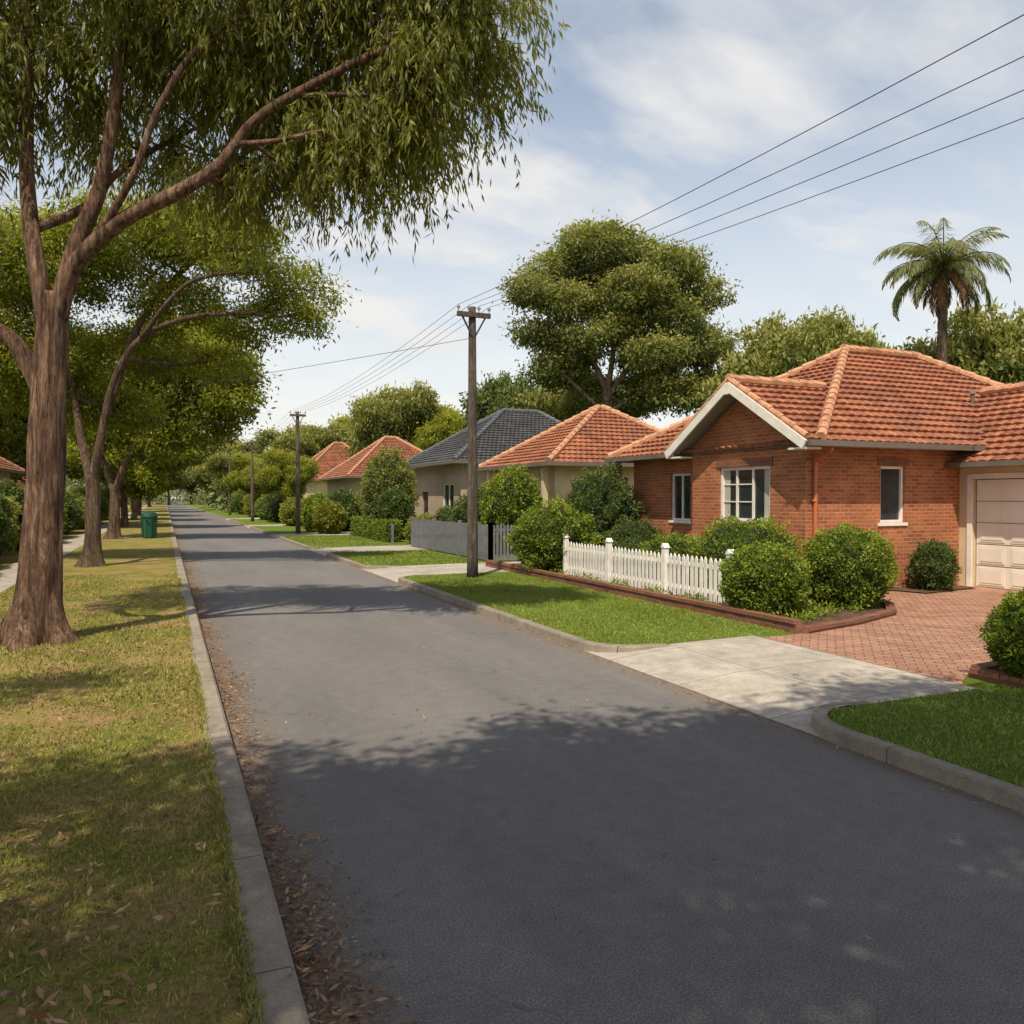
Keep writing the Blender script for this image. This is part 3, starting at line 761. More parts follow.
# ---------------------------------------------------------------- tree 1 (foreground eucalypt)
k=0.01437
def L1(px,py,y=0): return ((px-33)*k,y,(650-py)*k)
limbs=[([(0,0,-.05),L1(37,600),L1(43,540),L1(47,480),L1(49,420),L1(54,350),L1(56,300)],[.31,.29,.26,.24,.22,.21,.17]),
 ([L1(53,350),L1(42,260,-.1),L1(27,180,.1),L1(24,100,.2),L1(32,0,.1),L1(28,-110,.3)],[.15,.115,.10,.095,.08,.04]),
 ([L1(56,335),L1(72,255,.15),L1(92,190,.3),L1(108,110,.3),L1(125,0,.2),L1(140,-90,0)],[.15,.12,.105,.09,.07,.04]),
 ([L1(60,325),L1(82,275,-.1),L1(130,235,-.2),L1(190,208,-.3),L1(230,182,-.3),L1(268,137,-.3),L1(330,100,-.3),L1(400,68,-.3),L1(470,50,-.2)],[.14,.12,.105,.095,.085,.07,.055,.045,.02]),
 ([L1(46,400),L1(22,352,-.1),L1(-15,320,-.3),L1(-60,240,-.4),L1(-100,120,-.3)],[.15,.125,.11,.09,.04]),
 ([L1(40,235,0),L1(66,200,.6),L1(90,140,1.2),L1(150,80,1.8)],[.08,.065,.05,.03]),
 ([L1(110,245,-.2),L1(150,195,-.4),L1(175,130,-.4),L1(210,70,-.3),L1(260,30,-.2)],[.06,.05,.045,.04,.02]),
 ([L1(250,162,-.3),L1(290,165,-.5),L1(335,155,-.5)],[.045,.035,.02]),
 ([L1(300,115,-.3),L1(370,112,-.2),L1(430,115,-.1)],[.04,.03,.015])]
def b1(px,py,y,r,rz=None): 
    a=L1(px,py,y); return (a[0],a[1],a[2],r,r*1.1,rz or r*0.64)
blobs=[b1(0,50,.5,1.0),b1(-70,110,0,1.2),b1(95,25,1.4,.9),b1(165,15,.6,.9),b1(190,70,1.5,.9),b1(235,15,.6,.9),b1(258,75,1.0,.8),b1(225,120,1.6,.6),
 b1(300,105,1.1,.85),b1(300,10,.5,1.0),b1(345,130,.4,.75),b1(385,100,.9,.85),b1(430,75,.3,.85),b1(465,55,.5,.7),b1(485,20,0,.75),b1(425,5,.7,.9),b1(360,5,.2,.95),b1(405,130,.2,.55),
 b1(60,-60,.5,1.4),b1(180,-70,0,1.4),b1(300,-70,.6,1.3),b1(410,-60,0,1.1),b1(-80,-40,.6,1.4),b1(465,-30,.2,.7),b1(200,165,.9,.45),b1(130,120,1.9,.6),b1(55,80,1.8,.8),b1(285,170,.5,.45),b1(345,170,.2,.4)]
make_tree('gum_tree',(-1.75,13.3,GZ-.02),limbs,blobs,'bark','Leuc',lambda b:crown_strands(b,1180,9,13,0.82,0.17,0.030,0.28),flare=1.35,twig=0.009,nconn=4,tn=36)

# tree 2
k2=0.0301
def L2(px,py,y=0): return ((px-90)*k2,y,(570-py)*k2)
limbs=[([(0,0,-.05),L2(92,540),L2(93,500),L2(92,478)],[.28,.22,.20,.18]),
 ([L2(92,488),L2(78,440,.2),L2(70,400,.3),L2(60,330,.2)],[.15,.12,.10,.05]),
 ([L2(93,485),L2(105,440,-.2),L2(120,385,-.3),L2(150,345,-.5),L2(200,325,-.6),L2(260,320,-.5)],[.14,.12,.10,.09,.07,.04]),
 ([L2(110,420,-.2),L2(130,330,.5),L2(170,270,.8),L2(220,235,.8)],[.11,.10,.08,.04]),
 ([L2(150,345,-.5),L2(210,300,-1.5),L2(270,290,-1.6)],[.08,.06,.03])]
def b2(px,py,y,r,rz=None):
    a=L2(px,py,y); return (a[0],a[1],a[2],r,r,rz or r*.62)
blobs=[b2(205,235,0,1.6),b2(255,255,-1,1.3),b2(295,285,.5,1.1),b2(300,315,.3,.7),b2(240,312,1.0,1.1,.7),b2(160,285,1.4,1.4),b2(120,235,0,1.8),b2(60,260,0,2.0),b2(110,335,2,1.3),
 b2(30,340,.8,1.8),b2(50,385,1.5,1.4),b2(-20,370,1,1.6),b2(160,215,1,1.5),b2(0,250,.5,2.2),b2(190,350,2.2,1.0),b2(-30,310,1,2),b2(90,400,2.2,1.0)]
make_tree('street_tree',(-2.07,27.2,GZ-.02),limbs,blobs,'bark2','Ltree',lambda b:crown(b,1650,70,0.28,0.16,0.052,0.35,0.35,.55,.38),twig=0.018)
# tree 3
k3=0.05
def L3(px,py,y=0): return ((px-113)*k3,y,(541-py)*k3)
limbs=[([(0,0,-.05),L3(115,515),L3(115,490)],[.30,.24,.20]),([L3(115,495),L3(100,460,.3),L3(90,420,.2)],[.18,.14,.06]),([L3(115,495),L3(135,455,-.4),L3(165,420,-.4),L3(200,400,0)],[.18,.14,.1,.04])]
def b3(px,py,y,r,rz=None):
    a=L3(px,py,y); return (a[0],a[1],a[2],r,r,rz or r*.65)
blobs=[b3(180,350,0,2.3),b3(220,372,0,1.9),b3(232,405,0,1.4),b3(150,395,1,2.2),b3(195,425,1,1.6),b3(115,370,0,2.4),b3(105,425,0,1.8),b3(150,445,.5,1.2),b3(205,335,1,1.5)]
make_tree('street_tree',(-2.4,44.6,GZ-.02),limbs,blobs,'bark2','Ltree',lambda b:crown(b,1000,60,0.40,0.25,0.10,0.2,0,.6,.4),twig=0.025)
# tree behind the camera that shades the near road
limbs=[([(0,0,-.05),(.2,0,2),(.3,.1,4),(.8,.2,5.5)],[.42,.34,.3,.24]),([(.6,.2,5),(2.2,.6,7),(4,.8,8.4),(6,1,9)],[.2,.16,.12,.06]),([(.6,.2,5),(-.6,1,7),(-1.2,1.4,9)],[.2,.14,.06]),([(.8,.2,5.4),(1.4,2,7.4),(2.2,3.6,8.6)],[.18,.13,.06])]
bb=[]
for (x,y,z,r) in [(-.9,2.6,9.5,1.3),(.2,4.7,9.2,1.2),(1.8,4.0,9.2,1.5),(3.2,4.4,9.2,1.4),(4.8,3.4,9.4,1.5),(6.6,4.0,9.6,1.4),(2.2,1.6,9.8,1.7),(5,1.0,9.6,1.8),(7.4,1.4,9.6,1.7),(0,-.8,9.5,1.6),(3.5,-1.4,9.8,1.9),(6.5,-1.8,9.6,1.8),(8.4,3.4,9.3,1.2),(-1.5,.3,9.3,1.1),(9.4,1.0,9.3,1.3),(0.6,2.2,10.4,1.5),(4,2.9,10.4,1.7)]:
    bb.append((x,y,z,r,r,r*.5))
make_tree('gum_tree',(-3.4,-3.2,GZ-.02),limbs,bb,'bark','Lshade',lambda b:crown(b,1750,52,0.23,0.24,0.06,0.5,0.22,.7,.15),twig=0.015,rot=0)
# second tree on the left, out of frame, dappling the verge
limbs=[([(0,0,-.05),(.1,0,2),(.2,.1,4),(.2,.2,6)],[.36,.3,.26,.2]),([(.2,.2,5),(1.6,.6,7),(2.8,1.2,8.6)],[.16,.12,.05]),([(.2,.2,5),(-1,1,7),(-1.6,1.4,8.6)],[.16,.12,.05])]
bb=[(x,y,z,r,r,r*.5) for (x,y,z,r) in [(0,0.6,8.8,1.0),(1.8,.2,8.9,1.0),(3.2,1.4,8.8,.9),(4.4,.6,8.8,.8),(1.0,2.6,8.6,.8),(3.0,3.4,8.6,.8),(4.6,4.2,8.8,.6),(-1.6,2,8.6,.9),(2.6,-2.4,8.7,1.0),(4.6,-2.6,8.9,.9),(0,-3,8.8,1.0),(5.2,-4.4,8.8,1.0)]]
make_tree('gum_tree',(-9.2,1.6,GZ-.02),limbs,bb,'bark','Lshade',lambda b:crown(b,480,48,0.24,0.24,0.06,0.6,0.3,.7,.2),twig=0.015,rot=0)

# ---------------------------------------------------------------- big gum behind houses
kb=0.0625
def LB(px,py,y=0): return ((px-600)*kb,y,(535-py)*kb)
limbs=[([(0,0,-.05),LB(600,470),LB(598,410),LB(597,385)],[.45,.38,.32,.27]),([LB(597,395),LB(575,350,-.4),LB(555,310,0),LB(560,280)],[.19,.14,.10,.05]),
 ([LB(597,395),LB(602,340,-.9),LB(592,290,-.4),LB(600,260)],[.2,.14,.09,.05]),([LB(598,400),LB(625,360,-.6),LB(660,320,0),LB(680,290)],[.2,.14,.09,.04]),([LB(600,415),LB(640,390,-.4),LB(690,375,0)],[.14,.10,.04]),([LB(598,420),LB(560,385,-.4),LB(535,360,0)],[.14,.10,.04])]
def bB(px,py,y,r,rz=None):
    a=LB(px,py,y); return (a[0],a[1],a[2],r*kb,r*kb,(rz or r*.62)*kb)
blobs=[bB(590,253,0,36),bB(546,270,1,27),bB(521,298,-1,22),bB(555,312,-1,28),bB(625,258,1,28),bB(660,276,-1,29),bB(690,298,0,24),bB(622,302,-2,30),bB(660,325,-1,29),bB(578,345,-1,28,17),bB(600,290,2,40),
 bB(526,335,0,20,13),bB(690,350,0,27,19),bB(640,362,-2,28,18),bB(697,388,1,24),bB(608,335,-1,22,13),bB(548,372,1,25,15),bB(662,398,-1,28,17),bB(578,238,1,19),bB(625,395,1,28,17),bB(560,350,3,28),bB(650,350,3,34),bB(600,400,3,40,22)]
make_tree('gum_tree',(25.5,43.4,0),limbs,blobs,'barkpale','Lbig',lambda b:crown(b,2500,50,0.42,0.28,0.11,0.3,0,.5,.55),twig=0.035,nconn=2)

# ---------------------------------------------------------------- reusable background crowns
def template(seed,leafkey,nb=12,L=0.26,W=0.105,ncl=560,nleaf=80,tall=1.0):
    r=random.Random(seed); bl=[]
    for i in range(nb):
        a=r.uniform(0,6.28); q=r.uniform(.15,1)**.6*3.2; z=4.2+r.uniform(-1.4,2.2)*tall*(1-.15*q/3.2)
        rr=r.uniform(1.0,1.6); bl.append((q*math.cos(a),q*math.sin(a),z,rr,rr,rr*.62*tall))
    bl.append((0,0,5.2*1,1.8,1.8,1.6*tall))
    V,T=crown(bl,ncl,nleaf,0.28,L,W,0.15,0,0.6,0.5)
    me=leafmesh('crown_template',V,T,leafkey)
    mb=MB(); mb.tube([(0,0,-.2),(0.1,0,1.5),(0,0.1,3.2),(0,0,4.8)],[.24,.18,.15,.08],'bark2',10,3,0.4)
    for b in bl: mb.tube([(0.03,0,2.4+r.random()*.8),(b[0]*.5,b[1]*.5,b[2]*.72),(b[0],b[1],b[2])],[.10,.065,.03],'bark2',6,3)
    tr=mb.build('trunk_template',smooth=True); tm=tr.data; bpy.data.objects.remove(tr)
    return me,tm
TA=template(1,'Lbig'); TB=template(2,'Ldark',14); TC=template(3,'Ltree',10); TD=template(4,'Lyel',9); TE=template(5,'Lbig',16,tall=0.9)
def bgtree(name,x,y,t,s,rot,sz=None):
    e=empty(name,(x,y,0),rot); e.scale=(s,s,sz or s)
    obj('foliage',t[0],e); obj('trunk',t[1],e); return e
bgtree('background_tree',32.6,34.6,TE,1.15,0.4,1.80); bgtree('background_tree',36.2,35,TA,1.05,2.0,1.72)
bgtree('background_tree',41.5,28.5,TE,1.2,1.0,1.8); bgtree('background_tree',46,24,TB,1.3,3.0,1.6); bgtree('background_tree',48,27,TA,1.3,3.0,1.9)
bgtree('background_tree',22.4,83,TA,1.45,0.6,2.0); bgtree('background_tree',27,80,TC,1.2,0.1,1.7)
bgtree('background_tree',24.5,58,TB,1.2,2.2,1.75); bgtree('background_tree',28,54,TA,1.2,.2,1.65)
bgtree('background_tree',9.0,66,TC,0.55,1.1,0.85); bgtree('background_tree',9.0,84,TD,.6,.1,.85); bgtree('background_tree',9.3,98,TC,.8,2.1,1.0)
bgtree('background_tree',10,114,TA,1.2,2.1,1.2); bgtree('background_tree',17,108,TA,1.6,1.1,1.7); bgtree('background_tree',27,112,TC,1.8,1.1,1.9); 
bgtree('street_tree',-2.6,62,TC,1.15,1.7,1.15); bgtree('street_tree',-2.6,80,TA,1.2,.7,1.2); bgtree('street_tree',-2.8,100,TC,1.4,.3)
for i,(x,y) in enumerate([(-4,125),(-5,150),(-3,185),(10,140),(11,165),(10,195),(1,240),(7,245),(-6,235),(13,250)]): bgtree('street_tree',x,y,(TA,TC,TD)[i%3],1.7,i*1.3,1.7)
bgtree('background_tree',-8,66,TA,1.5,2.7); bgtree('background_tree',-24,48,TB,1.6,1.7,1.6); bgtree('background_tree',-12,62,TC,1.3,.7,1.9)
bgtree('background_tree',-3.0,-22,TA,1.6,1.7)
bl=[]
for i in range(330):
    y=rng.uniform(130,330); side=rng.random()
    if side<.4: x=rng.uniform(-75,-6)
    elif side<.92: x=rng.uniform(9,150)
    else: x=rng.uniform(-20,30); y=rng.uniform(290,330)
    r=rng.uniform(2.5,5.0); bl.append((x,y,rng.uniform(2.5,6.5 if x<60 else 8),r,r,r*.8))
for i in range(120):
    x=rng.uniform(60,120); y=rng.uniform(-10,110); r=rng.uniform(3,5); bl.append((x,y,rng.uniform(2,6.5),r,r,r*.9))
for i in range(70):
    x=rng.uniform(-70,-26); y=rng.uniform(0,100); r=rng.uniform(2.5,4.5); bl.append((x,y,rng.uniform(1.5,5.5),r,r,r*.9))
for i in range(46):
    bl.append((rng.uniform(-26,34),rng.uniform(256,272),rng.uniform(1.5,5),2.6,2.6,2.4))
for i in range(40):
    x=rng.uniform(-40,-7) if i%2 else rng.uniform(8.5,12); bl.append((x,rng.uniform(100,250),1.8,2.2,2.8,1.8))
V,T=crown(bl,6600,26,0.9,0.85,0.38,0.1,0,0.7,0.5)
obj('distant_trees',leafmesh('distant_trees',V,T,'Lhaze'))

# ---------------------------------------------------------------- palm
PZ=13.7
E=empty('palm_tree',(35.4,28.2,0)); mb=MB(); pts=[];rd=[]
for i in range(48):
    t=i/47; pts.append((0.25*math.sin(t*1.5),0,t*PZ)); rd.append(.32-.12*t+(.015 if i%2 else -.01)+(.12 if i>44 else 0))
mb.tube(pts,rd,'bark2',14); mb.build('trunk',E,smooth=True)
def fronds(n,elo,ehi,Lf,droopk,seed):
    r=np.random.default_rng(seed); Cs=[];Ds=[];Ls=[];Ts=[];Wn=[]; stems=MB()
    for i in range(n):
        az=2*math.pi*(i+r.random()*.6)/n*1.0*2.618; el=math.radians(elo+(ehi-elo)*((i*0.618)%1)); L=Lf*r.uniform(.85,1.1)
        h=np.array([math.cos(az),math.sin(az),0]); p=np.array([0.25,0,PZ]); sp=[];st=L/22; e=el
        for j in range(23):
            sp.append(p.copy()); p=p+(h*math.cos(e)+np.array([0,0,math.sin(e)]))*st; e-=droopk*st*(0.5+1.3*j/22)
        stems.tube(sp[::2],[.03*(1-j/14) +.006 for j in range(12)],'barkpale',5)
        sidev=np.cross(h,[0,0,1])
        for j in range(2,23):
            for q in range(4):
                for sg in (-1,1):
                    a=sp[j-1]+(sp[j]-sp[j-1])*(q/4)
                    tang=(sp[j]-sp[j-1])/st
                    tt=j/22; ll=(0.80*math.sin(math.pi*min(1,.12+tt*.9))+.12)*r.uniform(.8,1.15)
                    d=sidev*sg*0.55+tang*0.7+np.array([0,0,-0.45-.6*r.random()])+r.normal(size=3)*.12
                    Cs.append(a);Ds.append(d);Ls.append(ll);Ts.append(.4+.35*r.random()+.2*(math.sin(el)));Wn.append([0,0,1.0])
    return np.array(Cs),np.array(Ds),np.array(Ls),np.array(Ts),np.array(Wn),stems
C,D,Lh,T,Wn,st=fronds(36,-12,78,3.8,0.50,3)
V,T=leafdata(C,D,Lh,0.045,T,Wn+rng.normal(size=Wn.shape)*.3); obj('fronds',leafmesh('palm_fronds',V,T,'Lpalm'),E); st.build('frond_stems',E)
C,D,Lh,T,Wn,st=fronds(12,-65,-25,2.6,0.35,5)
V,T=leafdata(C,D,Lh*.7,0.045,T,Wn+rng.normal(size=Wn.shape)*.3); obj('dead_fronds',leafmesh('palm_dead_fronds',V,T,'Ldry'),E); st.build('dead_frond_stems',E)

# ---------------------------------------------------------------- shrubs
def bush(name,x,y,rx,ry,h,leafkey,n=9000,L=0.055,W=0.032,z0=GZ,lump=0.10):
    e=empty(name,(x,y,z0)); rz=h/2
    d=unit(rng.normal(size=(n,3))); ph=rng.random(9)*6.28
    def disp(d):
        s=np.zeros(len(d))
        for i,f in enumerate((3.1,4.7,7.3)): s+=np.sin(d[:,0]*f*1.7+ph[i])*np.sin(d[:,1]*f*1.5+ph[i+3])*np.sin(d[:,2]*f*1.9+ph[i+6])/(1+.35*i)
        s+=0.6*np.abs(np.sin(d[:,0]*13+ph[1])*np.sin(d[:,1]*12+ph[2])*np.sin(d[:,2]*14+ph[3]))
        return s
    s=disp(d); rad=1+lump*s+rng.normal(size=n)*.045-np.abs(rng.normal(size=n))*.05
    R=np.array([rx,ry,rz])
    C=d*rad[:,None]*R; C[:,2]+=rz; C[:,2]=np.maximum(C[:,2],0.01)
    D=d*0.8+rng.normal(size=(n,3))*0.8+np.array([0,0,.2])
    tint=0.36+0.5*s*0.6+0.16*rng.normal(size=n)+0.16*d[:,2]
    V,T=leafdata(C,D,L*(.6+.8*rng.random(n)),W*(.7+.6*rng.random(n)),tint); obj('foliage',leafmesh(name+'_leaves',V,T,leafkey),e)
    nu,nv=20,12; fs=[]; dd=[]
    for i in range(nv+1):
        for j in range(nu):
            a=math.pi*i/nv;b=2*math.pi*j/nu; dd.append((math.sin(a)*math.cos(b),math.sin(a)*math.sin(b),math.cos(a)))
    dd=np.array(dd); ss=disp(dd); P=dd*((0.86+lump*ss)[:,None])*R; P[:,2]+=rz
    for i in range(nv):
        for j in range(nu): fs.append((i*nu+j,(i+1)*nu+j,(i+1)*nu+(j+1)%nu,i*nu+(j+1)%nu))
    mb=MB(); mb.add(P.tolist(),fs,'core'); mb.build('dark_core',e,smooth=True)  # solid dark core added inside the leaves to block see-through
    return e
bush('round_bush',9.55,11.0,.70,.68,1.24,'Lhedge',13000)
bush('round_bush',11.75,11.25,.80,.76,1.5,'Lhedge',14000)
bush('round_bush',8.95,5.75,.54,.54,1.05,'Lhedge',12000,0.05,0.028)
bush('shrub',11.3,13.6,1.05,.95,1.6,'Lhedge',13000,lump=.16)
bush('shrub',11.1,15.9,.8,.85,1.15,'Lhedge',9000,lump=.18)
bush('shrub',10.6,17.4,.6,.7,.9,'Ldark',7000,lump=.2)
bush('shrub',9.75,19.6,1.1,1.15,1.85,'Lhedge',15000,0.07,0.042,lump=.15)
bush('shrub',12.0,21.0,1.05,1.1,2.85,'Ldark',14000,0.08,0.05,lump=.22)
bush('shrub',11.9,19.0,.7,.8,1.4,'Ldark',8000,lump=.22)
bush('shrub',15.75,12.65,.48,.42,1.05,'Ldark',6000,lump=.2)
bush('shrub',11.4,26.2,1.0,1.0,3.0,'Lhedge',11000,0.10,0.06,lump=.2)
bush('shrub',11.0,28.5,1.0,1.3,2.2,'Ldark',9000,0.10,0.06,lump=.2)
bush('shrub',11.3,31.5,1.0,1.4,1.7,'Ldark',8000,0.10,0.06,lump=.2)
bush('shrub',10.8,34.8,.8,1.0,1.2,'Lyel',6000,0.1,0.06,lump=.2)
bush('shrub',10.6,40.6,1.25,1.25,4.3,'Lbig',12000,0.15,0.07,lump=.2)
bush('shrub',10.4,38.7,.9,.9,2.3,'Ldark',7000,0.13,0.07,lump=.2)
for (x,y,rx,ry,h,kk) in [(8.6,46.0,.8,.9,1.7,'Lyel'),(8.8,49.5,1.0,1.4,1.7,'Lhedge'),(10.2,50,1,2,2.4,'Ldark'),(9.5,54,1.2,1.8,2.2,'Lhedge'),(9,60,1.2,2,1.9,'Lyel'),(9,70,1.3,2.5,2.6,'Ldark'),(9,77,1.3,2.5,2.2,'Lhedge'),(9.2,88,1.5,3,2.6,'Lyel'),(9.5,104,2,4,3,'Lhedge'),(9.8,120,2,5,3.5,'Ldark'),
    (-5.6,20.5,.9,1.6,2.3,'Ldark'),(-5.7,23.5,.9,1.6,2.5,'Ldark'),(-5.8,26.5,.9,1.7,2.2,'Lhedge'),(-5.7,30,1.0,1.7,2.4,'Ldark'),(-6,33.5,1,1.8,2.2,'Lyel'),(-5.8,37,1,1.8,2.5,'Ldark'),(-5.6,41,1,2,1.9,'Lyel'),(-5.8,46,1,2.4,2.3,'Lhedge'),(-5.8,52,1.2,2.6,2.3,'Ldark'),(-5.5,60,1.2,3,2.2,'Lyel'),(-5.5,70,1.4,4,2.6,'Lhedge'),(-5.5,84,1.5,5,3,'Ldark')]:
    bush('shrub',x,y,rx,ry,h,kk,6500,0.15,0.085,lump=.18)
def hedge(name,x0,x1,y0,y1,h,key,n):
    e=empty(name,(x0,y0,GZ)); mb=MB(); a,b=x1-x0,y1-y0; mb.box(.06,a-.06,.06,b-.06,0,h-.06,'core'); mb.build('dark_core',e)  # dark box added as a core to close gaps between hedge leaves
    P=rng.random((n,3))*np.array([a,b,h]); f=rng.random(n); w=np.array([b*h,b*h,a*h,a*h,a*b*1.0]);w/=w.sum(); c=np.cumsum(w)
    P[f<c[0],0]=0; m=(f>=c[0])&(f<c[1]);P[m,0]=a; m=(f>=c[1])&(f<c[2]);P[m,1]=0; m=(f>=c[2])&(f<c[3]);P[m,1]=b; m=f>=c[3];P[m,2]=h
    P+=rng.normal(size=P.shape)*.03; P[:,2]+=.04*np.sin(P[:,1]*3)*(P[:,2]/h)
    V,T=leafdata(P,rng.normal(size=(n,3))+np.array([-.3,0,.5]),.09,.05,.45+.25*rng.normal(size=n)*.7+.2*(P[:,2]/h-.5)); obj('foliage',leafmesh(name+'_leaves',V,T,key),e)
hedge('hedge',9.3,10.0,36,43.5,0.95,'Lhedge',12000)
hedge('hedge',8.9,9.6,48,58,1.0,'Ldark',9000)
n=16000; P=np.zeros((n,3)); P[:,0]=rng.uniform(9.15,12.6,n); P[:,1]=9.8+rng.random(n)**1.3*10.5
keep=(P[:,1]>9.75+(P[:,0]-9)*0.33)&((np.sin(P[:,0]*5.1)*np.sin(P[:,1]*4.3)+rng.normal(size=n)*.35)>-.1); P=P[keep]; n=len(P)
P[:,2]=GZ+.05+rng.random(n)*.13
V,T=leafdata(P,rng.normal(size=(n,3))+np.array([0,0,1.0]),.085,.03,.5+.3*rng.normal(size=n)); obj('ground_cover_plants',leafmesh('gc',V,T,'Lhedge'))

# ---------------------------------------------------------------- grass blades and litter
def patch(x,y): return np.sin(x*1.3+1.3*np.sin(y*.7+.4))*np.sin(y*.9+1.2*np.sin(x*.8))+.5*np.sin(x*3.1+y*1.7)*np.sin(y*2.3-x)
def blades(name,X0,X1,Y0,Y1,n,key,h,w,z=GZ,bias=1.0,ok=None,dry=0.0,patchy=0.3):
    x=rng.uniform(X0,X1,n); y=Y0+(Y1-Y0)*rng.random(n)**bias
    pt=patch(x,y)
    if ok is not None:
        m=ok(x,y); x,y,pt=x[m],y[m],pt[m]
    m=rng.random(len(x))<(0.72+patchy*pt); x,y,pt=x[m],y[m],pt[m]; n=len(x)
    C=np.stack([x,y,np.full(n,z-.004)],1); D=rng.normal(size=(n,3))*.5; D[:,2]=1
    V,T=leafdata(C,D,h*(.5+rng.random(n)*.9),w,.48-.14*pt+.2*rng.normal(size=n)+dry*rng.random(n)**3,mid=.3)
    obj(name,leafmesh(name,V,T,key))
def okl(x,y): return ~((x>-4.37)&(x<-3.28))
blades('verge_grass_blades',-7,0.31,1.5,9,130000,'Lgrass',.038,.009,bias=1.0,ok=okl,dry=.4,patchy=.75)
blades('verge_grass_blades',-7,0.31,9,24,90000,'Lgrass',.05,.014,bias=1.25,ok=okl,dry=.4,patchy=.75)
blades('kerb_edge_grass',0.28,0.345,1.5,22,9000,'Lgrass',.05,.010,z=GZ+.006,bias=1.4,dry=.2,patchy=.7)
def inseg(x,y):
    m=np.zeros(len(x),bool)
    for y0,y1 in segs:
        a=(y>y0+KW+.0)&(y<y1-KW-.0)&(x>K0+KW-.02)
        cx=K0+R
        for cy,sg in ((y1-R,1),(y0+R,-1)):
            corner=(x<cx)&((y-cy)*sg>0); a&=~(corner&(((x-cx)**2+(y-cy)**2)>(R-KW+.01)**2))
        m|=a
    return m
blades('lawn_grass_blades',5.55,8.8,1.5,22,150000,'Llawn',.04,.011,z=GZ+.004,dry=.25,ok=lambda x,y:inseg(x,y)&~((x>XB)&(y>6.1)&(y<9.5))&(x<8.84)&~((x>8.5)&(y<6.5)))
blades('lawn_grass_blades',5.6,9.3,23.6,45,40000,'Llawn',.06,.022,ok=inseg)
def litter(name,n,fx,fy,z,s=.06,patchy=False):
    x=fx(n);y=fy(n)
    if patchy:
        m=rng.random(n)<np.clip(.35+.6*patch(x+3,y*1.3),.05,1); x,y=x[m],y[m]; n=len(x)
    C=np.stack([x,y,z+rng.random(n)*.018],1);D=rng.normal(size=(n,3));D[:,2]*=.25
    Wv=rng.normal(size=(n,3))*.35+np.array([0,0,1.0])
    V,T=leafdata(C,D,s*(.4+1.0*rng.random(n)**1.5),s*.30*(.6+rng.random(n)*.8),rng.random(n)**1.3,Wv); obj(name,leafmesh(name,V,T,'Ldry'))
litter('fallen_leaves',7500,lambda n:.54+np.abs(rng.normal(size=n))*.19,lambda n:1.5+rng.random(n)**1.5*28,.006,.05,True)
litter('fallen_leaves',1500,lambda n:.54+np.abs(rng.normal(size=n))*.10,lambda n:1.5+rng.random(n)**1.5*28,.006,.05)
litter('fallen_leaves',15000,lambda n:rng.uniform(-6,.28,n),lambda n:1.5+rng.random(n)**1.3*18,GZ+.025,.07,True)
litter('fallen_leaves',2600,lambda n:-1.7+rng.normal(size=n)*.8,lambda n:3.4+rng.normal(size=n)*.9,GZ+.03,.09)
litter('fallen_leaves',1300,lambda n:5.43-np.abs(rng.normal(size=n))*.10,lambda n:2+rng.random(n)*22,.006,.04)
litter('fallen_leaves',150,lambda n:rng.uniform(.9,5,n),lambda n:2+rng.random(n)*16,.005,.05)
litter('fallen_leaves',400,lambda n:rng.uniform(8.3,13,n),lambda n:6.5+rng.random(n)*3.2,GZ+.008,.04)

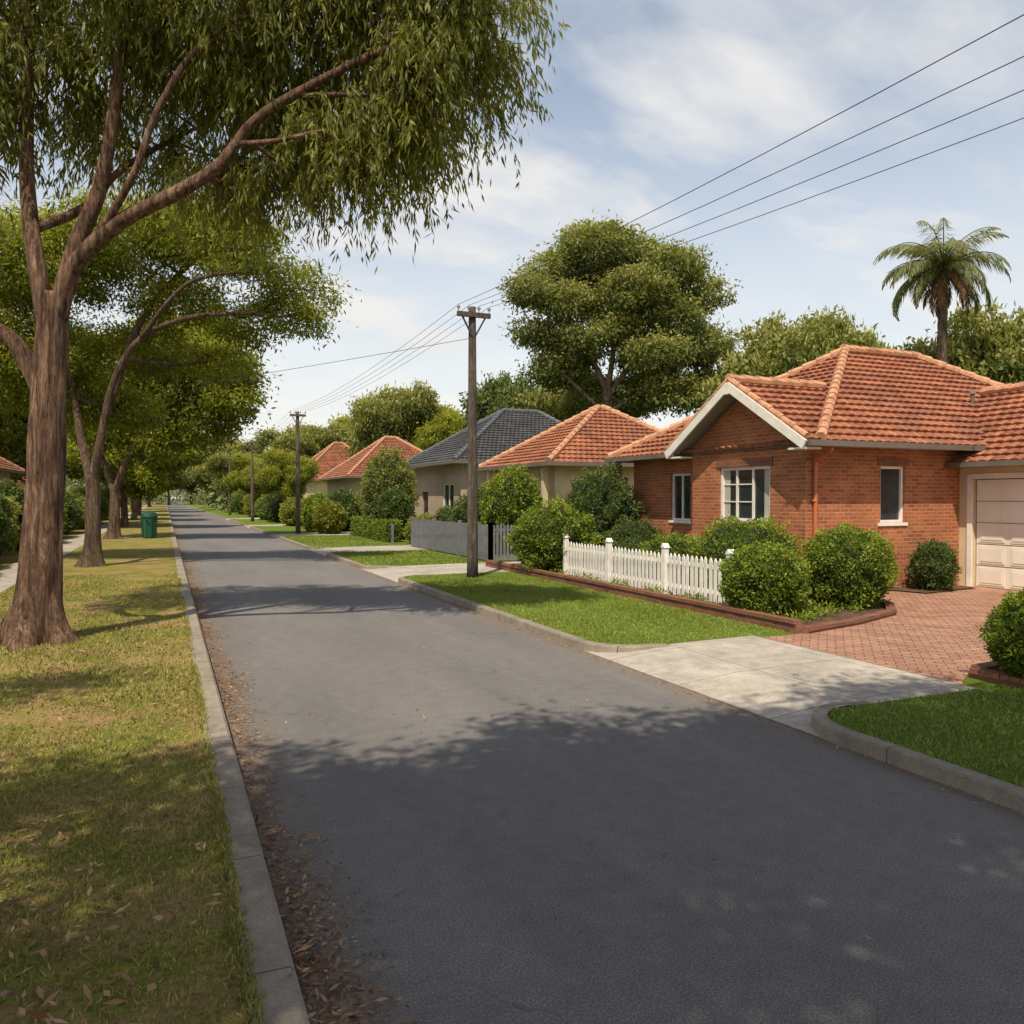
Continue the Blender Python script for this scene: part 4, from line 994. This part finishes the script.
# ---------------------------------------------------------------- camera, light, sky
cam=bpy.data.cameras.new('camera'); co=bpy.data.objects.new('camera',cam); scn.collection.objects.link(co)
cam.sensor_width=36; cam.lens=36*800/1024; cam.clip_end=3000; cam.clip_start=0.05
co.location=(0,0,2.2); co.rotation_euler=(math.radians(90-1.07),0,HEAD); scn.camera=co
d=Vector((0.40,0.50,-1.0)).normalized()
sl=bpy.data.lights.new('sun','SUN'); sl.energy=5.0; sl.angle=math.radians(0.5); sl.color=(1.0,0.90,0.72)
so=bpy.data.objects.new('sun',sl); scn.collection.objects.link(so); so.rotation_euler=d.to_track_quat('-Z','Y').to_euler(); so.location=(-10,-10,30)
W=bpy.data.worlds.new('World'); scn.world=W; W.use_nodes=True; nt=W.node_tree; nt.nodes.clear()
out=nt.nodes.new('ShaderNodeOutputWorld'); bg=nt.nodes.new('ShaderNodeBackground'); lk(nt,bg.outputs[0],out.inputs[0])
sky=nt.nodes.new('ShaderNodeTexSky'); sky.sky_type='NISHITA'; sky.sun_disc=False
el=math.asin(-d.z); sky.sun_elevation=el; sky.sun_rotation=math.atan2(-d.x,-d.y)%(2*math.pi); sky.dust_density=1.0
tc=coord(nt,'Generated'); s=sep(nt,tc)
zz=mth(nt,'ADD',mth(nt,'MAXIMUM',s[2],0.0),0.22)
pl=comb(nt,mth(nt,'DIVIDE',s[0],zz),mth(nt,'DIVIDE',s[1],zz),0.0)
pm=mapping(nt,pl,(1.0,1.7,1),(0,0,math.radians(35)))
c1=noise(nt,pm,1.0,8,0.55,0.4); c2=noise(nt,pm,2.6,8,0.56,0.3)
cc=mth(nt,'ADD',mth(nt,'MULTIPLY',c1,0.75),mth(nt,'MULTIPLY',c2,0.25))
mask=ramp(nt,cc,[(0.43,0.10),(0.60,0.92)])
# upper sky, out of view, is cleared of cloud to cut fill light
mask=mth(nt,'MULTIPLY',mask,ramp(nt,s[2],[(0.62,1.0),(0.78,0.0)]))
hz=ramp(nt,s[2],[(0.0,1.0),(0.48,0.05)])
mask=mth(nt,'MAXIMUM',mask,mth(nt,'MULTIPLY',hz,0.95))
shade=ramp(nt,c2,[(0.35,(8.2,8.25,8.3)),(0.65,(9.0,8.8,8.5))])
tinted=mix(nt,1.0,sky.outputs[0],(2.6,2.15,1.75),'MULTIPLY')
skyc=mix(nt,ramp(nt,s[2],[(0.60,0.0),(0.75,1.0)]),tinted,sky.outputs[0])  # unseen overhead sky left unbrightened to keep fill light low
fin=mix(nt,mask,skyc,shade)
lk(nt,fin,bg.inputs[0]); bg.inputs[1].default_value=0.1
scn.view_settings.view_transform='Standard'; scn.view_settings.look='None'; scn.view_settings.exposure=0
